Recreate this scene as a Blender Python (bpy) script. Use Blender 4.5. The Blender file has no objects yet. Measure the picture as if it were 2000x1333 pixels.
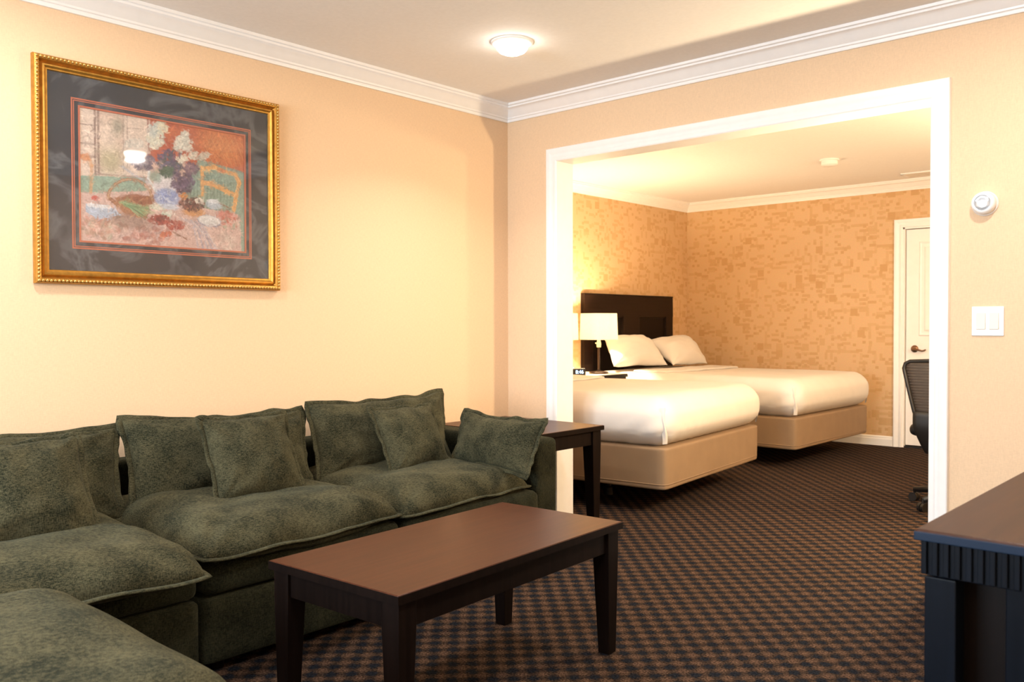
import bpy, bmesh, math, random
import numpy as np
from mathutils import Vector, Matrix, noise

random.seed(7)
SC = bpy.context.scene
COL = SC.collection
PI = math.pi
R = math.radians

# ------------------------------------------------------------------ camera
CAMX, CAMZ = 3.565, 1.127
YAW, PITCH, ROLL = R(42.313), R(1.035), R(-0.1245)
fw = Vector((-math.sin(YAW)*math.cos(PITCH), math.cos(YAW)*math.cos(PITCH), -math.sin(PITCH)))
rt = Vector((math.cos(YAW), math.sin(YAW), 0))
up = rt.cross(fw)
rt2 = rt*math.cos(ROLL) + up*math.sin(ROLL)
up2 = up*math.cos(ROLL) - rt*math.sin(ROLL)
cam = bpy.data.cameras.new('camera')
cam.sensor_width = 36.0
cam.lens = 36.0*1697.74/2000.0
cam.clip_start = 0.05
cam.dof.use_dof = True
cam.dof.focus_distance = 3.2
cam.dof.aperture_fstop = 6.3
camo = bpy.data.objects.new('camera', cam)
COL.objects.link(camo)
m = Matrix.Identity(4)
for i, v in enumerate((rt2, up2, -fw)):
    for k in range(3):
        m[k][i] = v[k]
m.translation = Vector((CAMX, 0, CAMZ))
camo.matrix_world = m
SC.camera = camo

# ------------------------------------------------------------------ view, world, daylight
SC.view_settings.view_transform = 'Standard'
SC.view_settings.look = 'None'
SC.view_settings.gamma = 1.0
SC.view_settings.use_curve_mapping = False
SC.view_settings.exposure = -0.28

w = bpy.data.worlds.new('world')
SC.world = w
w.use_nodes = True
w.node_tree.nodes['Background'].inputs['Color'].default_value = (0.62, 0.8, 1.0, 1)
w.node_tree.nodes['Background'].inputs['Strength'].default_value = 1.5


def lamp(name, kind, loc, power, color, size=0.1, rot=(0, 0, 0), size_y=None, parent=None, spread=None):
    d = bpy.data.lights.new(name, kind)
    d.energy = power
    d.color = color
    if kind == 'AREA':
        if size_y:
            d.shape = 'RECTANGLE'; d.size = size; d.size_y = size_y
        else:
            d.shape = 'DISK'; d.size = size
        if spread:
            d.spread = spread
    else:
        d.shadow_soft_size = size
    o = bpy.data.objects.new(name, d)
    COL.objects.link(o)
    o.rotation_euler = rot
    if parent:
        o.parent = parent
        o.location = Vector(loc) - wm(parent).translation
    else:
        o.location = loc
    return o


WARM = (1.0, 0.77, 0.50)
SOFT = (1.0, 0.91, 0.83)
P_DOWN = 13.0       # each recessed ceiling light
P_TABLE = 68.0      # each bedside lamp bulb
P_DESK = 130.0      # bedroom floor lamp, right of the opening
P_DAY = 290.0        # daylight at the living room window
P_FLOOD = 22.0      # the other, wider ceiling lights
P_BED = 135.0       # fill light added deeper in the bedroom

# daylight through the window behind the camera
lamp('daylight', 'AREA', (1.6, -2.56, 1.45), P_DAY, (0.74, 0.88, 1.0), 1.9, (R(90), 0, 0), 1.3)
# floor lamp in the bedroom, just right of the opening
lamp('floor_lamp_light', 'POINT', (2.36, 4.42, 1.40), P_DESK, (1.0, 0.78, 0.49), 0.05)


# ------------------------------------------------------------------ helpers
def wm(o):
    mt = o.matrix_basis.copy()
    if o.parent:
        mt = wm(o.parent) @ mt
    return mt


def tag(o, label=None, cat=None, group=None, kind=None):
    if label: o['label'] = label
    if cat: o['category'] = cat
    if group: o['group'] = group
    if kind: o['kind'] = kind
    return o


def thing(name, loc, label, cat, group=None, rz=0.0):
    o = bpy.data.objects.new(name, None)
    o.empty_display_size = 0.1
    COL.objects.link(o)
    o.location = loc
    o.rotation_euler = (0, 0, rz)
    return tag(o, label, cat, group)


def copy_tree(o, parent=None):
    c = o.copy()
    COL.objects.link(c)
    if parent:
        c.parent = parent
    for ch in list(o.children):
        copy_tree(ch, c)
    return c


class MB:
    """collects geometry in world coordinates, builds ONE mesh object"""
    def __init__(s):
        s.v = []; s.f = []

    def add(s, vs, fs):
        n = len(s.v)
        s.v += [tuple(p) for p in vs]
        s.f += [tuple(i+n for i in f) for f in fs]
        return s

    def box(s, x0, x1, y0, y1, z0, z1):
        vs = [(x, y, z) for z in (z0, z1) for y in (y0, y1) for x in (x0, x1)]
        return s.add(vs, [(0, 2, 3, 1), (4, 5, 7, 6), (0, 1, 5, 4), (2, 6, 7, 3), (0, 4, 6, 2), (1, 3, 7, 5)])

    def taper(s, cx0, cy0, hx0, hy0, z0, cx1, cy1, hx1, hy1, z1):
        vs = []
        for cx, cy, hx, hy, z in ((cx0, cy0, hx0, hy0, z0), (cx1, cy1, hx1, hy1, z1)):
            vs += [(cx-hx, cy-hy, z), (cx+hx, cy-hy, z), (cx-hx, cy+hy, z), (cx+hx, cy+hy, z)]
        return s.add(vs, [(0, 2, 3, 1), (4, 5, 7, 6), (0, 1, 5, 4), (2, 6, 7, 3), (0, 4, 6, 2), (1, 3, 7, 5)])

    def lathe(s, c, prof, n=32, axis='z', cap=True):
        """prof: (radius, along)"""
        vs = []; fs = []
        for r, h in prof:
            for i in range(n):
                a = 2*PI*i/n
                p = (r*math.cos(a), r*math.sin(a), h)
                if axis == '-y': p = (p[0], -p[2], p[1])
                if axis == 'y': p = (p[1], p[2], p[0])
                if axis == 'x': p = (p[2], p[0], p[1])
                vs.append((p[0]+c[0], p[1]+c[1], p[2]+c[2]))
        for k in range(len(prof)-1):
            for i in range(n):
                j = (i+1) % n
                fs.append((k*n+i, k*n+j, (k+1)*n+j, (k+1)*n+i))
        if cap:
            fs.append(tuple(range(n-1, -1, -1)))
            fs.append(tuple((len(prof)-1)*n+i for i in range(n)))
        return s.add(vs, fs)

    def tube(s, pts, r, n=8, closed=False, flat=None):
        pts = [Vector(p) for p in pts]
        N = len(pts); vs = []; fs = []
        prev = None
        for i, p in enumerate(pts):
            if closed:
                t = pts[(i+1) % N]-pts[i-1]
            else:
                t = pts[min(i+1, N-1)]-pts[max(i-1, 0)]
            t.normalize()
            if prev is None:
                a = Vector((0, 0, 1)) if abs(t.z) < .9 else Vector((1, 0, 0))
                nrm = (a - t*a.dot(t)).normalized()
            else:
                nrm = (prev - t*prev.dot(t))
                nrm = nrm.normalized() if nrm.length > 1e-6 else prev
            prev = nrm
            b = t.cross(nrm)
            rr = r[i] if isinstance(r, (list, tuple)) else r
            for k in range(n):
                an = 2*PI*k/n
                vs.append(p + nrm*rr*math.cos(an) + b*rr*math.sin(an)*(flat or 1))
        M = N if closed else N-1
        for i in range(M):
            for k in range(n):
                k2 = (k+1) % n; i2 = (i+1) % N
                fs.append((i*n+k, i2*n+k, i2*n+k2, i*n+k2))
        if not closed:
            fs.append(tuple(range(n))); fs.append(tuple((N-1)*n+k for k in range(n-1, -1, -1)))
        return s.add(vs, fs)

    def build(s, name, mat, parent=None, smooth=False, bevel=0.0, seg=2, angle=None):
        me = bpy.data.meshes.new(name)
        vs = s.v
        if parent is not None:
            inv = wm(parent).inverted()
            vs = [inv @ Vector(p) for p in vs]
        me.from_pydata([tuple(p) for p in vs], [], s.f)
        bm = bmesh.new(); bm.from_mesh(me)
        bmesh.ops.remove_doubles(bm, verts=bm.verts, dist=1e-6)
        bmesh.ops.recalc_face_normals(bm, faces=bm.faces)
        if angle is not None:
            for e in bm.edges:
                if len(e.link_faces) == 2 and e.calc_face_angle(0) > R(angle):
                    e.smooth = False
        for f in bm.faces:
            f.smooth = smooth
        bm.to_mesh(me); bm.free()
        me.materials.append(mat)
        o = bpy.data.objects.new(name, me)
        COL.objects.link(o)
        if parent is not None:
            o.parent = parent
        if bevel > 0:
            b = o.modifiers.new('bevel', 'BEVEL')
            b.width = bevel; b.segments = seg; b.limit_method = 'ANGLE'; b.angle_limit = R(35)
        return o


def rounded_box(mb, x0, x1, y0, y1, z0, z1, r, n=22, fn=None, rz=None):
    """box with big soft roundings, finely gridded; fn(p, nrm) moves each point"""
    c = Vector(((x0+x1)/2, (y0+y1)/2, (z0+z1)/2)); h = Vector(((x1-x0)/2, (y1-y0)/2, (z1-z0)/2))
    rv = Vector((r, r, rz if rz else r))
    ax = [(0, 1, 2), (1, 2, 0), (2, 0, 1)]
    cache = {}; vs = []; fs = []

    def warp(t):   # denser towards the edges
        return math.copysign(1-(1-abs(t))**1.6, t)

    def vert(p):
        key = tuple(round(q, 5) for q in p)
        if key in cache: return cache[key]
        q = Vector([p[i]*h[i] for i in range(3)])
        inner = Vector([max(-(h[i]-rv[i]), min(h[i]-rv[i], q[i])) for i in range(3)])
        d = Vector([(q[i]-inner[i])/rv[i] for i in range(3)])
        nrm = d.normalized() if d.length > 1e-6 else Vector((0, 0, 1))
        pos = inner + Vector([nrm[i]*rv[i] for i in range(3)])
        pos = pos + c
        if fn: pos = Vector(fn(pos, nrm))
        cache[key] = len(vs); vs.append(pos)
        return cache[key]
    for a, b, cc in ax:
        for sgn in (-1, 1):
            g = []
            for i in range(n+1):
                row = []
                for j in range(n+1):
                    p = [0, 0, 0]
                    p[a] = warp(-1+2*i/n); p[b] = warp(-1+2*j/n); p[cc] = sgn
                    row.append(vert(p))
                g.append(row)
            for i in range(n):
                for j in range(n):
                    f = (g[i][j], g[i+1][j], g[i+1][j+1], g[i][j+1])
                    fs.append(f if sgn > 0 else f[::-1])
    return mb.add(vs, fs)


def cushion(name, corners, tf, tb, mat, parent=None, pinch=0.07, a=2.6, b=0.62, n=36, seed=0, wr=0.006,
            rim=0.0, edge_name=None, edge_r=0.008, sag=0.0, bulge=None, thingargs=None, edge_mat=None, rnd=0.0):
    """soft cushion between two sheets. corners: BL, BR, TR, TL. tf/tb: half thickness front/back"""
    BL, BR, TR, TL = [Vector(c) for c in corners]
    ux = ((BR-BL)+(TR-TL)).normalized(); vy = ((TL-BL)+(TR-BR)).normalized()
    nz = ux.cross(vy).normalized()
    W = ((BR-BL).length+(TR-TL).length)/2; H = ((TL-BL).length+(TR-BR).length)/2

    def mid(u, v):
        uu = u*(1-pinch*(1-v*v)**1.0*abs(u)); vv = v*(1-pinch*(1-u*u)*abs(v)*(W/H if W > H else 1))
        if rnd:
            k = rnd*(abs(u)**4)*(abs(v)**4); uu *= 1-k; vv *= 1-k
        s = (uu+1)/2; t = (vv+1)/2
        p = BL*(1-s)*(1-t)+BR*s*(1-t)+TR*s*t+TL*(1-s)*t
        p = p + Vector((0, 0, -sag*(1-u*u)*(v+1)/2))
        # the rim waves a little
        e = max(abs(u), abs(v))**6
        q = Vector((u*2.1+seed*3.1, v*2.1, seed*1.7))
        return p + nz*(noise.noise(q)*0.016*e) + vy*(noise.noise(q*1.7+Vector((5, 2, 1)))*0.012*e)

    def thick(u, v):
        x = (1-abs(u)**a)*(1-abs(v)**a)
        return max(x, 0)**b

    def wrinkle(u, v, side):
        q = Vector((u*1.6+seed*7.3, v*1.6+side*9.1, seed*2.9))
        d = noise.noise(q)*wr*1.6 + noise.noise(q*2.3)*wr*0.8
        # creases that run in from the corners
        for cu, cv in ((-1, -1), (1, -1), (1, 1), (-1, 1)):
            du, dv = u-cu, v-cv
            r = math.hypot(du, dv)
            an = math.atan2(dv, du)
            d += wr*0.9*math.exp(-(r/0.55)**2)*math.sin(an*9+seed*2.0+cu+side)*min(1, r*5)
        return d
    mb = MB(); vs = []; fs = []
    idx = {}
    for side in (1, -1):
        for i in range(n+1):
            for j in range(n+1):
                u = -1+2*i/n; v = -1+2*j/n
                u = math.copysign(1-(1-abs(u))**1.35, u); v = math.copysign(1-(1-abs(v))**1.35, v)
                border = i in (0, n) or j in (0, n)
                if border and side == -1:
                    idx[(side, i, j)] = idx[(1, i, j)]
                    continue
                t = thick(u, v)
                p = mid(u, v)
                if not border:
                    tt = (tf if side > 0 else tb)*t
                    if bulge and side > 0: tt *= bulge(u, v)
                    p = p + nz*side*(tt + wrinkle(u, v, side)*min(1, t*2.2))
                idx[(side, i, j)] = len(vs); vs.append(p)
        for i in range(n):
            for j in range(n):
                f = (idx[(side, i, j)], idx[(side, i+1, j)], idx[(side, i+1, j+1)], idx[(side, i, j+1)])
                fs.append(f if side > 0 else f[::-1])
    mb.add(vs, fs)
    top = parent
    if thingargs:
        c = sum((Vector(q) for q in corners), Vector())/4
        low = min((Vector(q).z for q in corners))
        top = thing(thingargs[0], (c.x, c.y, low), *thingargs[1:])
    o = mb.build(name, mat, top, smooth=True)
    if edge_name:
        rim_pts = []
        K = 40
        for k in range(K): rim_pts.append(mid(-1+2*k/K, -1))
        for k in range(K): rim_pts.append(mid(1, -1+2*k/K))
        for k in range(K): rim_pts.append(mid(1-2*k/K, 1))
        for k in range(K): rim_pts.append(mid(-1, 1-2*k/K))
        # a flat double-stitched flange: outer edge pushed away from the middle
        cen = (BL+BR+TR+TL)/4
        eb = MB(); ev = []; ef = []
        M = len(rim_pts)
        for k, p in enumerate(rim_pts):
            t = (rim_pts[(k+1) % M]-rim_pts[k-1]).normalized()
            out = t.cross(nz).normalized()
            if out.dot(p-cen) < 0: out = -out
            wv = edge_r*(1+0.35*noise.noise(Vector((k*.23, seed*3.3, 1))))
            base = p - out*edge_r*0.7
            th = 0.0042
            for q in (base+nz*th, p+out*wv*1.1+nz*th*0.9, p+out*wv*1.5, p+out*wv*1.1-nz*th*0.9, base-nz*th):
                ev.append(q)
        for k in range(M):
            k2 = (k+1) % M
            for q in range(5):
                q2 = (q+1) % 5
                ef.append((k*5+q, k2*5+q, k2*5+q2, k*5+q2))
        eb.add(ev, ef)
        eo = eb.build(edge_name, edge_mat or mat, o if not thingargs else top, smooth=True)
    return top if thingargs else o


def sweep(mb, path, prof, inward, closed=False):
    """horizontal sweep: prof (d, z); path list of (x, y); inward(+1 left of the direction)"""
    P = [Vector((x, y)) for x, y in path]; N = len(P)
    offs = []
    for i in range(N):
        ns = []
        if i > 0: t = (P[i]-P[i-1]).normalized(); ns.append(Vector((-t.y, t.x))*inward)
        if i < N-1: t = (P[i+1]-P[i]).normalized(); ns.append(Vector((-t.y, t.x))*inward)
        if len(ns) == 2:
            s = ns[0]+ns[1]
            offs.append(s/(1+ns[0].dot(ns[1])))
        else:
            offs.append(ns[0])
    vs = []; fs = []; K = len(prof)
    for i in range(N):
        for d, z in prof:
            q = P[i]+offs[i]*d
            vs.append((q.x, q.y, z))
    for i in range(N-1):
        for k in range(K):
            k2 = (k+1) % K
            fs.append((i*K+k, i*K+k2, (i+1)*K+k2, (i+1)*K+k))
    fs.append(tuple(range(K))); fs.append(tuple((N-1)*K+k for k in range(K-1, -1, -1)))
    return mb.add(vs, fs)


def casing(mb, x0, x1, ztop, y, prof, sgn=-1, zbot=0.0):
    """architrave round an opening in a wall of constant y; prof (w outwards, d out of the wall)"""
    K = len(prof); vs = []; fs = []
    for px, pz, ox, oz in ((x0, zbot, -1, 0), (x0, ztop, -1, 1), (x1, ztop, 1, 1), (x1, zbot, 1, 0)):
        for wv, d in prof:
            vs.append((px+ox*wv, y+sgn*d, pz+oz*wv))
    for i in range(3):
        for k in range(K):
            k2 = (k+1) % K
            fs.append((i*K+k, i*K+k2, (i+1)*K+k2, (i+1)*K+k))
    fs.append(tuple(range(K))); fs.append(tuple(3*K+k for k in range(K-1, -1, -1)))
    return mb.add(vs, fs)


# ------------------------------------------------------------------ materials
def new_mat(name):
    mt = bpy.data.materials.new(name); mt.use_nodes = True
    return mt, mt.node_tree, mt.node_tree.nodes['Principled BSDF']


def N(nt, kind, **kw):
    n = nt.nodes.new(kind)
    for k, v in kw.items():
        if k in n.inputs: n.inputs[k].default_value = v
        else: setattr(n, k, v)
    return n


def L(nt, a, b): nt.links.new(a, b)


def rgba(c): return (c[0], c[1], c[2], 1)


def simple(name, col, rough=0.5, metal=0.0, coat=0.0, emit=None, estr=0.0, spec=None, noise_amt=0.0, nscale=20, bump=0.0):
    mt, nt, bs = new_mat(name)
    bs.inputs['Base Color'].default_value = rgba(col)
    bs.inputs['Roughness'].default_value = rough
    bs.inputs['Metallic'].default_value = metal
    bs.inputs['Coat Weight'].default_value = coat
    if spec is not None: bs.inputs['Specular IOR Level'].default_value = spec
    if emit:
        bs.inputs['Emission Color'].default_value = rgba(emit)
        bs.inputs['Emission Strength'].default_value = estr
    tc = N(nt, 'ShaderNodeTexCoord')
    nz = N(nt, 'ShaderNodeTexNoise', Scale=nscale, Detail=4.0)
    L(nt, tc.outputs['Object'], nz.inputs['Vector'])
    if noise_amt:
        cr = N(nt, 'ShaderNodeValToRGB')
        cr.color_ramp.elements[0].position = 0.3; cr.color_ramp.elements[1].position = 0.7
        cr.color_ramp.elements[0].color = rgba([c*(1-noise_amt) for c in col])
        cr.color_ramp.elements[1].color = rgba([min(1, c*(1+noise_amt)) for c in col])
        L(nt, nz.outputs['Fac'], cr.inputs['Fac']); L(nt, cr.outputs['Color'], bs.inputs['Base Color'])
    if bump:
        bp = N(nt, 'ShaderNodeBump', Strength=bump, Distance=0.004)
        L(nt, nz.outputs['Fac'], bp.inputs['Height']); L(nt, bp.outputs['Normal'], bs.inputs['Normal'])
    return mt


def linen_wall(name, col):
    """plain textile wall covering with a fine irregular weave"""
    mt, nt, bs = new_mat(name)
    bs.inputs['Roughness'].default_value = 0.75
    bs.inputs['Specular IOR Level'].default_value = 0.25
    tc = N(nt, 'ShaderNodeTexCoord')
    h = []
    for sc in ((60, 60, 330), (300, 300, 60)):
        mp = N(nt, 'ShaderNodeMapping'); mp.inputs['Scale'].default_value = sc
        L(nt, tc.outputs['Object'], mp.inputs['Vector'])
        nz = N(nt, 'ShaderNodeTexNoise', Scale=1.0, Detail=2.0)
        L(nt, mp.outputs['Vector'], nz.inputs['Vector']); h.append(nz)
    ad = N(nt, 'ShaderNodeMath', operation='ADD')
    L(nt, h[0].outputs['Fac'], ad.inputs[0]); L(nt, h[1].outputs['Fac'], ad.inputs[1])
    cr = N(nt, 'ShaderNodeValToRGB')
    cr.color_ramp.elements[0].position = 0.30; cr.color_ramp.elements[1].position = 0.70
    cr.color_ramp.elements[0].color = rgba([c*0.91 for c in col]); cr.color_ramp.elements[1].color = rgba([c*1.05 for c in col])
    hf = N(nt, 'ShaderNodeMath', operation='MULTIPLY'); hf.inputs[1].default_value = 0.5
    L(nt, ad.outputs[0], hf.inputs[0]); L(nt, hf.outputs[0], cr.inputs['Fac'])
    L(nt, cr.outputs['Color'], bs.inputs['Base Color'])
    bp = N(nt, 'ShaderNodeBump', Strength=0.12, Distance=0.002)
    L(nt, hf.outputs[0], bp.inputs['Height']); L(nt, bp.outputs['Normal'], bs.inputs['Normal'])
    return mt


def block_wallpaper(name, col, axis):
    """wallpaper scattered with small darker rectangles, larger squares and short dashes"""
    mt, nt, bs = new_mat(name)
    bs.inputs['Roughness'].default_value = 0.7
    bs.inputs['Specular IOR Level'].default_value = 0.25
    tc = N(nt, 'ShaderNodeTexCoord')
    sp = N(nt, 'ShaderNodeSeparateXYZ'); L(nt, tc.outputs['Object'], sp.inputs[0])
    hz = sp.outputs['Y'] if axis == 'x' else sp.outputs['X']
    fac = None

    def layer(cw, ch, thr, amt, ox, oz):
        nonlocal fac
        outs = []
        for src, size, off in ((hz, cw, ox), (sp.outputs['Z'], ch, oz)):
            mu = N(nt, 'ShaderNodeMath', operation='MULTIPLY_ADD'); mu.inputs[1].default_value = 1/size; mu.inputs[2].default_value = off
            L(nt, src, mu.inputs[0])
            fl = N(nt, 'ShaderNodeMath', operation='FLOOR'); L(nt, mu.outputs[0], fl.inputs[0])
            outs.append(fl)
        cb = N(nt, 'ShaderNodeCombineXYZ'); cb.inputs[2].default_value = ox*7.7
        L(nt, outs[0].outputs[0], cb.inputs[0]); L(nt, outs[1].outputs[0], cb.inputs[1])
        wn = N(nt, 'ShaderNodeTexWhiteNoise', noise_dimensions='3D'); L(nt, cb.outputs[0], wn.inputs['Vector'])
        gt = N(nt, 'ShaderNodeMapRange'); gt.inputs['From Min'].default_value = thr; gt.inputs['From Max'].default_value = 1.0
        gt.inputs['To Min'].default_value = 0.45*amt; gt.inputs['To Max'].default_value = amt
        L(nt, wn.outputs['Value'], gt.inputs['Value'])
        st = N(nt, 'ShaderNodeMath', operation='GREATER_THAN'); st.inputs[1].default_value = thr; L(nt, wn.outputs['Value'], st.inputs[0])
        ml = N(nt, 'ShaderNodeMath', operation='MULTIPLY'); L(nt, st.outputs[0], ml.inputs[0]); L(nt, gt.outputs[0], ml.inputs[1])
        if fac is None: fac = ml
        else:
            mx = N(nt, 'ShaderNodeMath', operation='MAXIMUM'); L(nt, fac.outputs[0], mx.inputs[0]); L(nt, ml.outputs[0], mx.inputs[1]); fac = mx
    layer(0.080, 0.026, 0.85, 0.8, 0.3, 0.1)
    layer(0.030, 0.026, 0.86, 0.9, 0.7, 0.6)
    layer(0.026, 0.068, 0.92, 0.6, 0.1, 0.4)
    layer(0.068, 0.068, 0.94, 1.0, 0.5, 0.2)
    nz = N(nt, 'ShaderNodeTexNoise', Scale=160.0, Detail=2.0); L(nt, tc.outputs['Object'], nz.inputs['Vector'])
    mx = N(nt, 'ShaderNodeMix', data_type='RGBA')
    mx.inputs[6].default_value = rgba(col)
    mx.inputs[7].default_value = rgba((col[0]*0.84, col[1]*0.76, col[2]*0.62))
    L(nt, fac.outputs[0], mx.inputs[0])
    m2 = N(nt, 'ShaderNodeMix', data_type='RGBA', blend_type='MULTIPLY'); m2.inputs[0].default_value = 0.22
    L(nt, mx.outputs[2], m2.inputs[6]); L(nt, nz.outputs['Color'], m2.inputs[7])
    L(nt, m2.outputs[2], bs.inputs['Base Color'])
    return mt


def carpet_mat():
    mt, nt, bs = new_mat('carpet')
    bs.inputs['Roughness'].default_value = 0.95
    bs.inputs['Specular IOR Level'].default_value = 0.03
    tc = N(nt, 'ShaderNodeTexCoord')
    nz = N(nt, 'ShaderNodeTexNoise', Scale=95.0, Detail=2.0)
    L(nt, tc.outputs['Object'], nz.inputs['Vector'])
    sb = N(nt, 'ShaderNodeVectorMath', operation='SUBTRACT'); sb.inputs[1].default_value = (.5, .5, .5)
    L(nt, nz.outputs['Color'], sb.inputs[0])
    sc = N(nt, 'ShaderNodeVectorMath', operation='SCALE'); sc.inputs['Scale'].default_value = 0.034
    L(nt, sb.outputs[0], sc.inputs[0])
    ad = N(nt, 'ShaderNodeVectorMath', operation='ADD')
    L(nt, tc.outputs['Object'], ad.inputs[0]); L(nt, sc.outputs[0], ad.inputs[1])
    mp = N(nt, 'ShaderNodeMapping'); mp.inputs['Location'].default_value = (0.01, 0.013, 0.37)
    L(nt, ad.outputs[0], mp.inputs['Vector'])
    # soft checker: sin * sin
    sp = N(nt, 'ShaderNodeSeparateXYZ'); L(nt, mp.outputs[0], sp.inputs[0])
    S = 0.046
    ss = []
    for o_ in ('X', 'Y'):
        mu = N(nt, 'ShaderNodeMath', operation='MULTIPLY'); mu.inputs[1].default_value = PI/S; L(nt, sp.outputs[o_], mu.inputs[0])
        sn = N(nt, 'ShaderNodeMath', operation='SINE'); L(nt, mu.outputs[0], sn.inputs[0]); ss.append(sn)
    pr = N(nt, 'ShaderNodeMath', operation='MULTIPLY'); L(nt, ss[0].outputs[0], pr.inputs[0]); L(nt, ss[1].outputs[0], pr.inputs[1])
    cr = N(nt, 'ShaderNodeValToRGB')
    e = cr.color_ramp.elements
    e[0].position = 0.20; e[0].color = rgba((0.010, 0.0125, 0.018))
    mid_ = cr.color_ramp.elements.new(0.46); mid_.color = rgba((0.030, 0.021, 0.0165)); e = cr.color_ramp.elements
    e = [e[0], e[2]]
    e[1].position = 0.86; e[1].color = rgba((0.078, 0.048, 0.033))
    mr = N(nt, 'ShaderNodeMapRange'); mr.inputs['From Min'].default_value = -1; mr.inputs['From Max'].default_value = 1
    L(nt, pr.outputs[0], mr.inputs['Value']); L(nt, mr.outputs[0], cr.inputs['Fac'])
    # tufts of slightly different yarn
    n2 = N(nt, 'ShaderNodeTexNoise', Scale=150.0, Detail=4.0); L(nt, tc.outputs['Object'], n2.inputs['Vector'])
    c2 = N(nt, 'ShaderNodeValToRGB')
    c2.color_ramp.elements[0].position = 0.32; c2.color_ramp.elements[0].color = rgba((0.16, 0.17, 0.20))
    c2.color_ramp.elements[1].position = 0.70; c2.color_ramp.elements[1].color = rgba((2.0, 1.9, 1.8))
    L(nt, n2.outputs['Fac'], c2.inputs['Fac'])
    m2 = N(nt, 'ShaderNodeMix', data_type='RGBA', blend_type='MULTIPLY'); m2.inputs[0].default_value = 1.0
    L(nt, cr.outputs['Color'], m2.inputs[6]); L(nt, c2.outputs['Color'], m2.inputs[7])
    L(nt, m2.outputs[2], bs.inputs['Base Color'])
    bp = N(nt, 'ShaderNodeBump', Strength=0.5, Distance=0.004)
    L(nt, n2.outputs['Fac'], bp.inputs['Height']); L(nt, bp.outputs['Normal'], bs.inputs['Normal'])
    return mt


def chenille(name, dark, light):
    mt, nt, bs = new_mat(name)
    bs.inputs['Roughness'].default_value = 0.9
    bs.inputs['Specular IOR Level'].default_value = 0.05
    bs.inputs['Sheen Weight'].default_value = 0.06
    bs.inputs['Sheen Roughness'].default_value = 0.45
    bs.inputs['Sheen Tint'].default_value = rgba((0.75, 0.8, 0.6))
    tc = N(nt, 'ShaderNodeTexCoord')
    n1 = N(nt, 'ShaderNodeTexNoise', Scale=9.0, Detail=3.0); L(nt, tc.outputs['Object'], n1.inputs['Vector'])
    hs = []
    for s_ in ((90, 90, 520), (420, 420, 90)):
        mp = N(nt, 'ShaderNodeMapping'); mp.inputs['Scale'].default_value = s_; L(nt, tc.outputs['Object'], mp.inputs['Vector'])
        nz = N(nt, 'ShaderNodeTexNoise', Scale=1.0, Detail=2.0); L(nt, mp.outputs[0], nz.inputs['Vector']); hs.append(nz)
    ad = N(nt, 'ShaderNodeMath', operation='ADD'); L(nt, hs[0].outputs['Fac'], ad.inputs[0]); L(nt, hs[1].outputs['Fac'], ad.inputs[1])
    a2 = N(nt, 'ShaderNodeMath', operation='MULTIPLY_ADD'); a2.inputs[1].default_value = 0.66
    L(nt, ad.outputs[0], a2.inputs[0])
    sc = N(nt, 'ShaderNodeMath', operation='MULTIPLY_ADD'); sc.inputs[1].default_value = 0.55; sc.inputs[2].default_value = -0.44
    L(nt, n1.outputs['Fac'], sc.inputs[0]); L(nt, sc.outputs[0], a2.inputs[2])
    cr = N(nt, 'ShaderNodeValToRGB')
    cr.color_ramp.elements[0].position = 0.32; cr.color_ramp.elements[0].color = rgba(dark)
    cr.color_ramp.elements[1].position = 0.70; cr.color_ramp.elements[1].color = rgba(light)
    L(nt, a2.outputs[0], cr.inputs['Fac']); L(nt, cr.outputs['Color'], bs.inputs['Base Color'])
    bp = N(nt, 'ShaderNodeBump', Strength=0.35, Distance=0.003)
    L(nt, ad.outputs[0], bp.inputs['Height']); L(nt, bp.outputs['Normal'], bs.inputs['Normal'])
    return mt


def wood(name, c0, c1, rough, coat=0.0, along='y', spec=0.5):
    mt, nt, bs = new_mat(name)
    bs.inputs['Roughness'].default_value = rough
    bs.inputs['Coat Weight'].default_value = coat
    bs.inputs['Coat Roughness'].default_value = 0.25
    bs.inputs['Specular IOR Level'].default_value = spec
    tc = N(nt, 'ShaderNodeTexCoord'); mp = N(nt, 'ShaderNodeMapping')
    mp.inputs['Scale'].default_value = {'y': (55, 2.5, 55), 'x': (2.5, 55, 55), 'z': (55, 55, 2.5)}[along]
    L(nt, tc.outputs['Object'], mp.inputs['Vector'])
    nz = N(nt, 'ShaderNodeTexNoise', Scale=1.0, Detail=5.0, Distortion=0.6); L(nt, mp.outputs[0], nz.inputs['Vector'])
    cr = N(nt, 'ShaderNodeValToRGB')
    cr.color_ramp.elements[0].position = 0.35; cr.color_ramp.elements[0].color = rgba(c0)
    cr.color_ramp.elements[1].position = 0.68; cr.color_ramp.elements[1].color = rgba(c1)
    L(nt, nz.outputs['Fac'], cr.inputs['Fac']); L(nt, cr.outputs['Color'], bs.inputs['Base Color'])
    return mt


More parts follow.
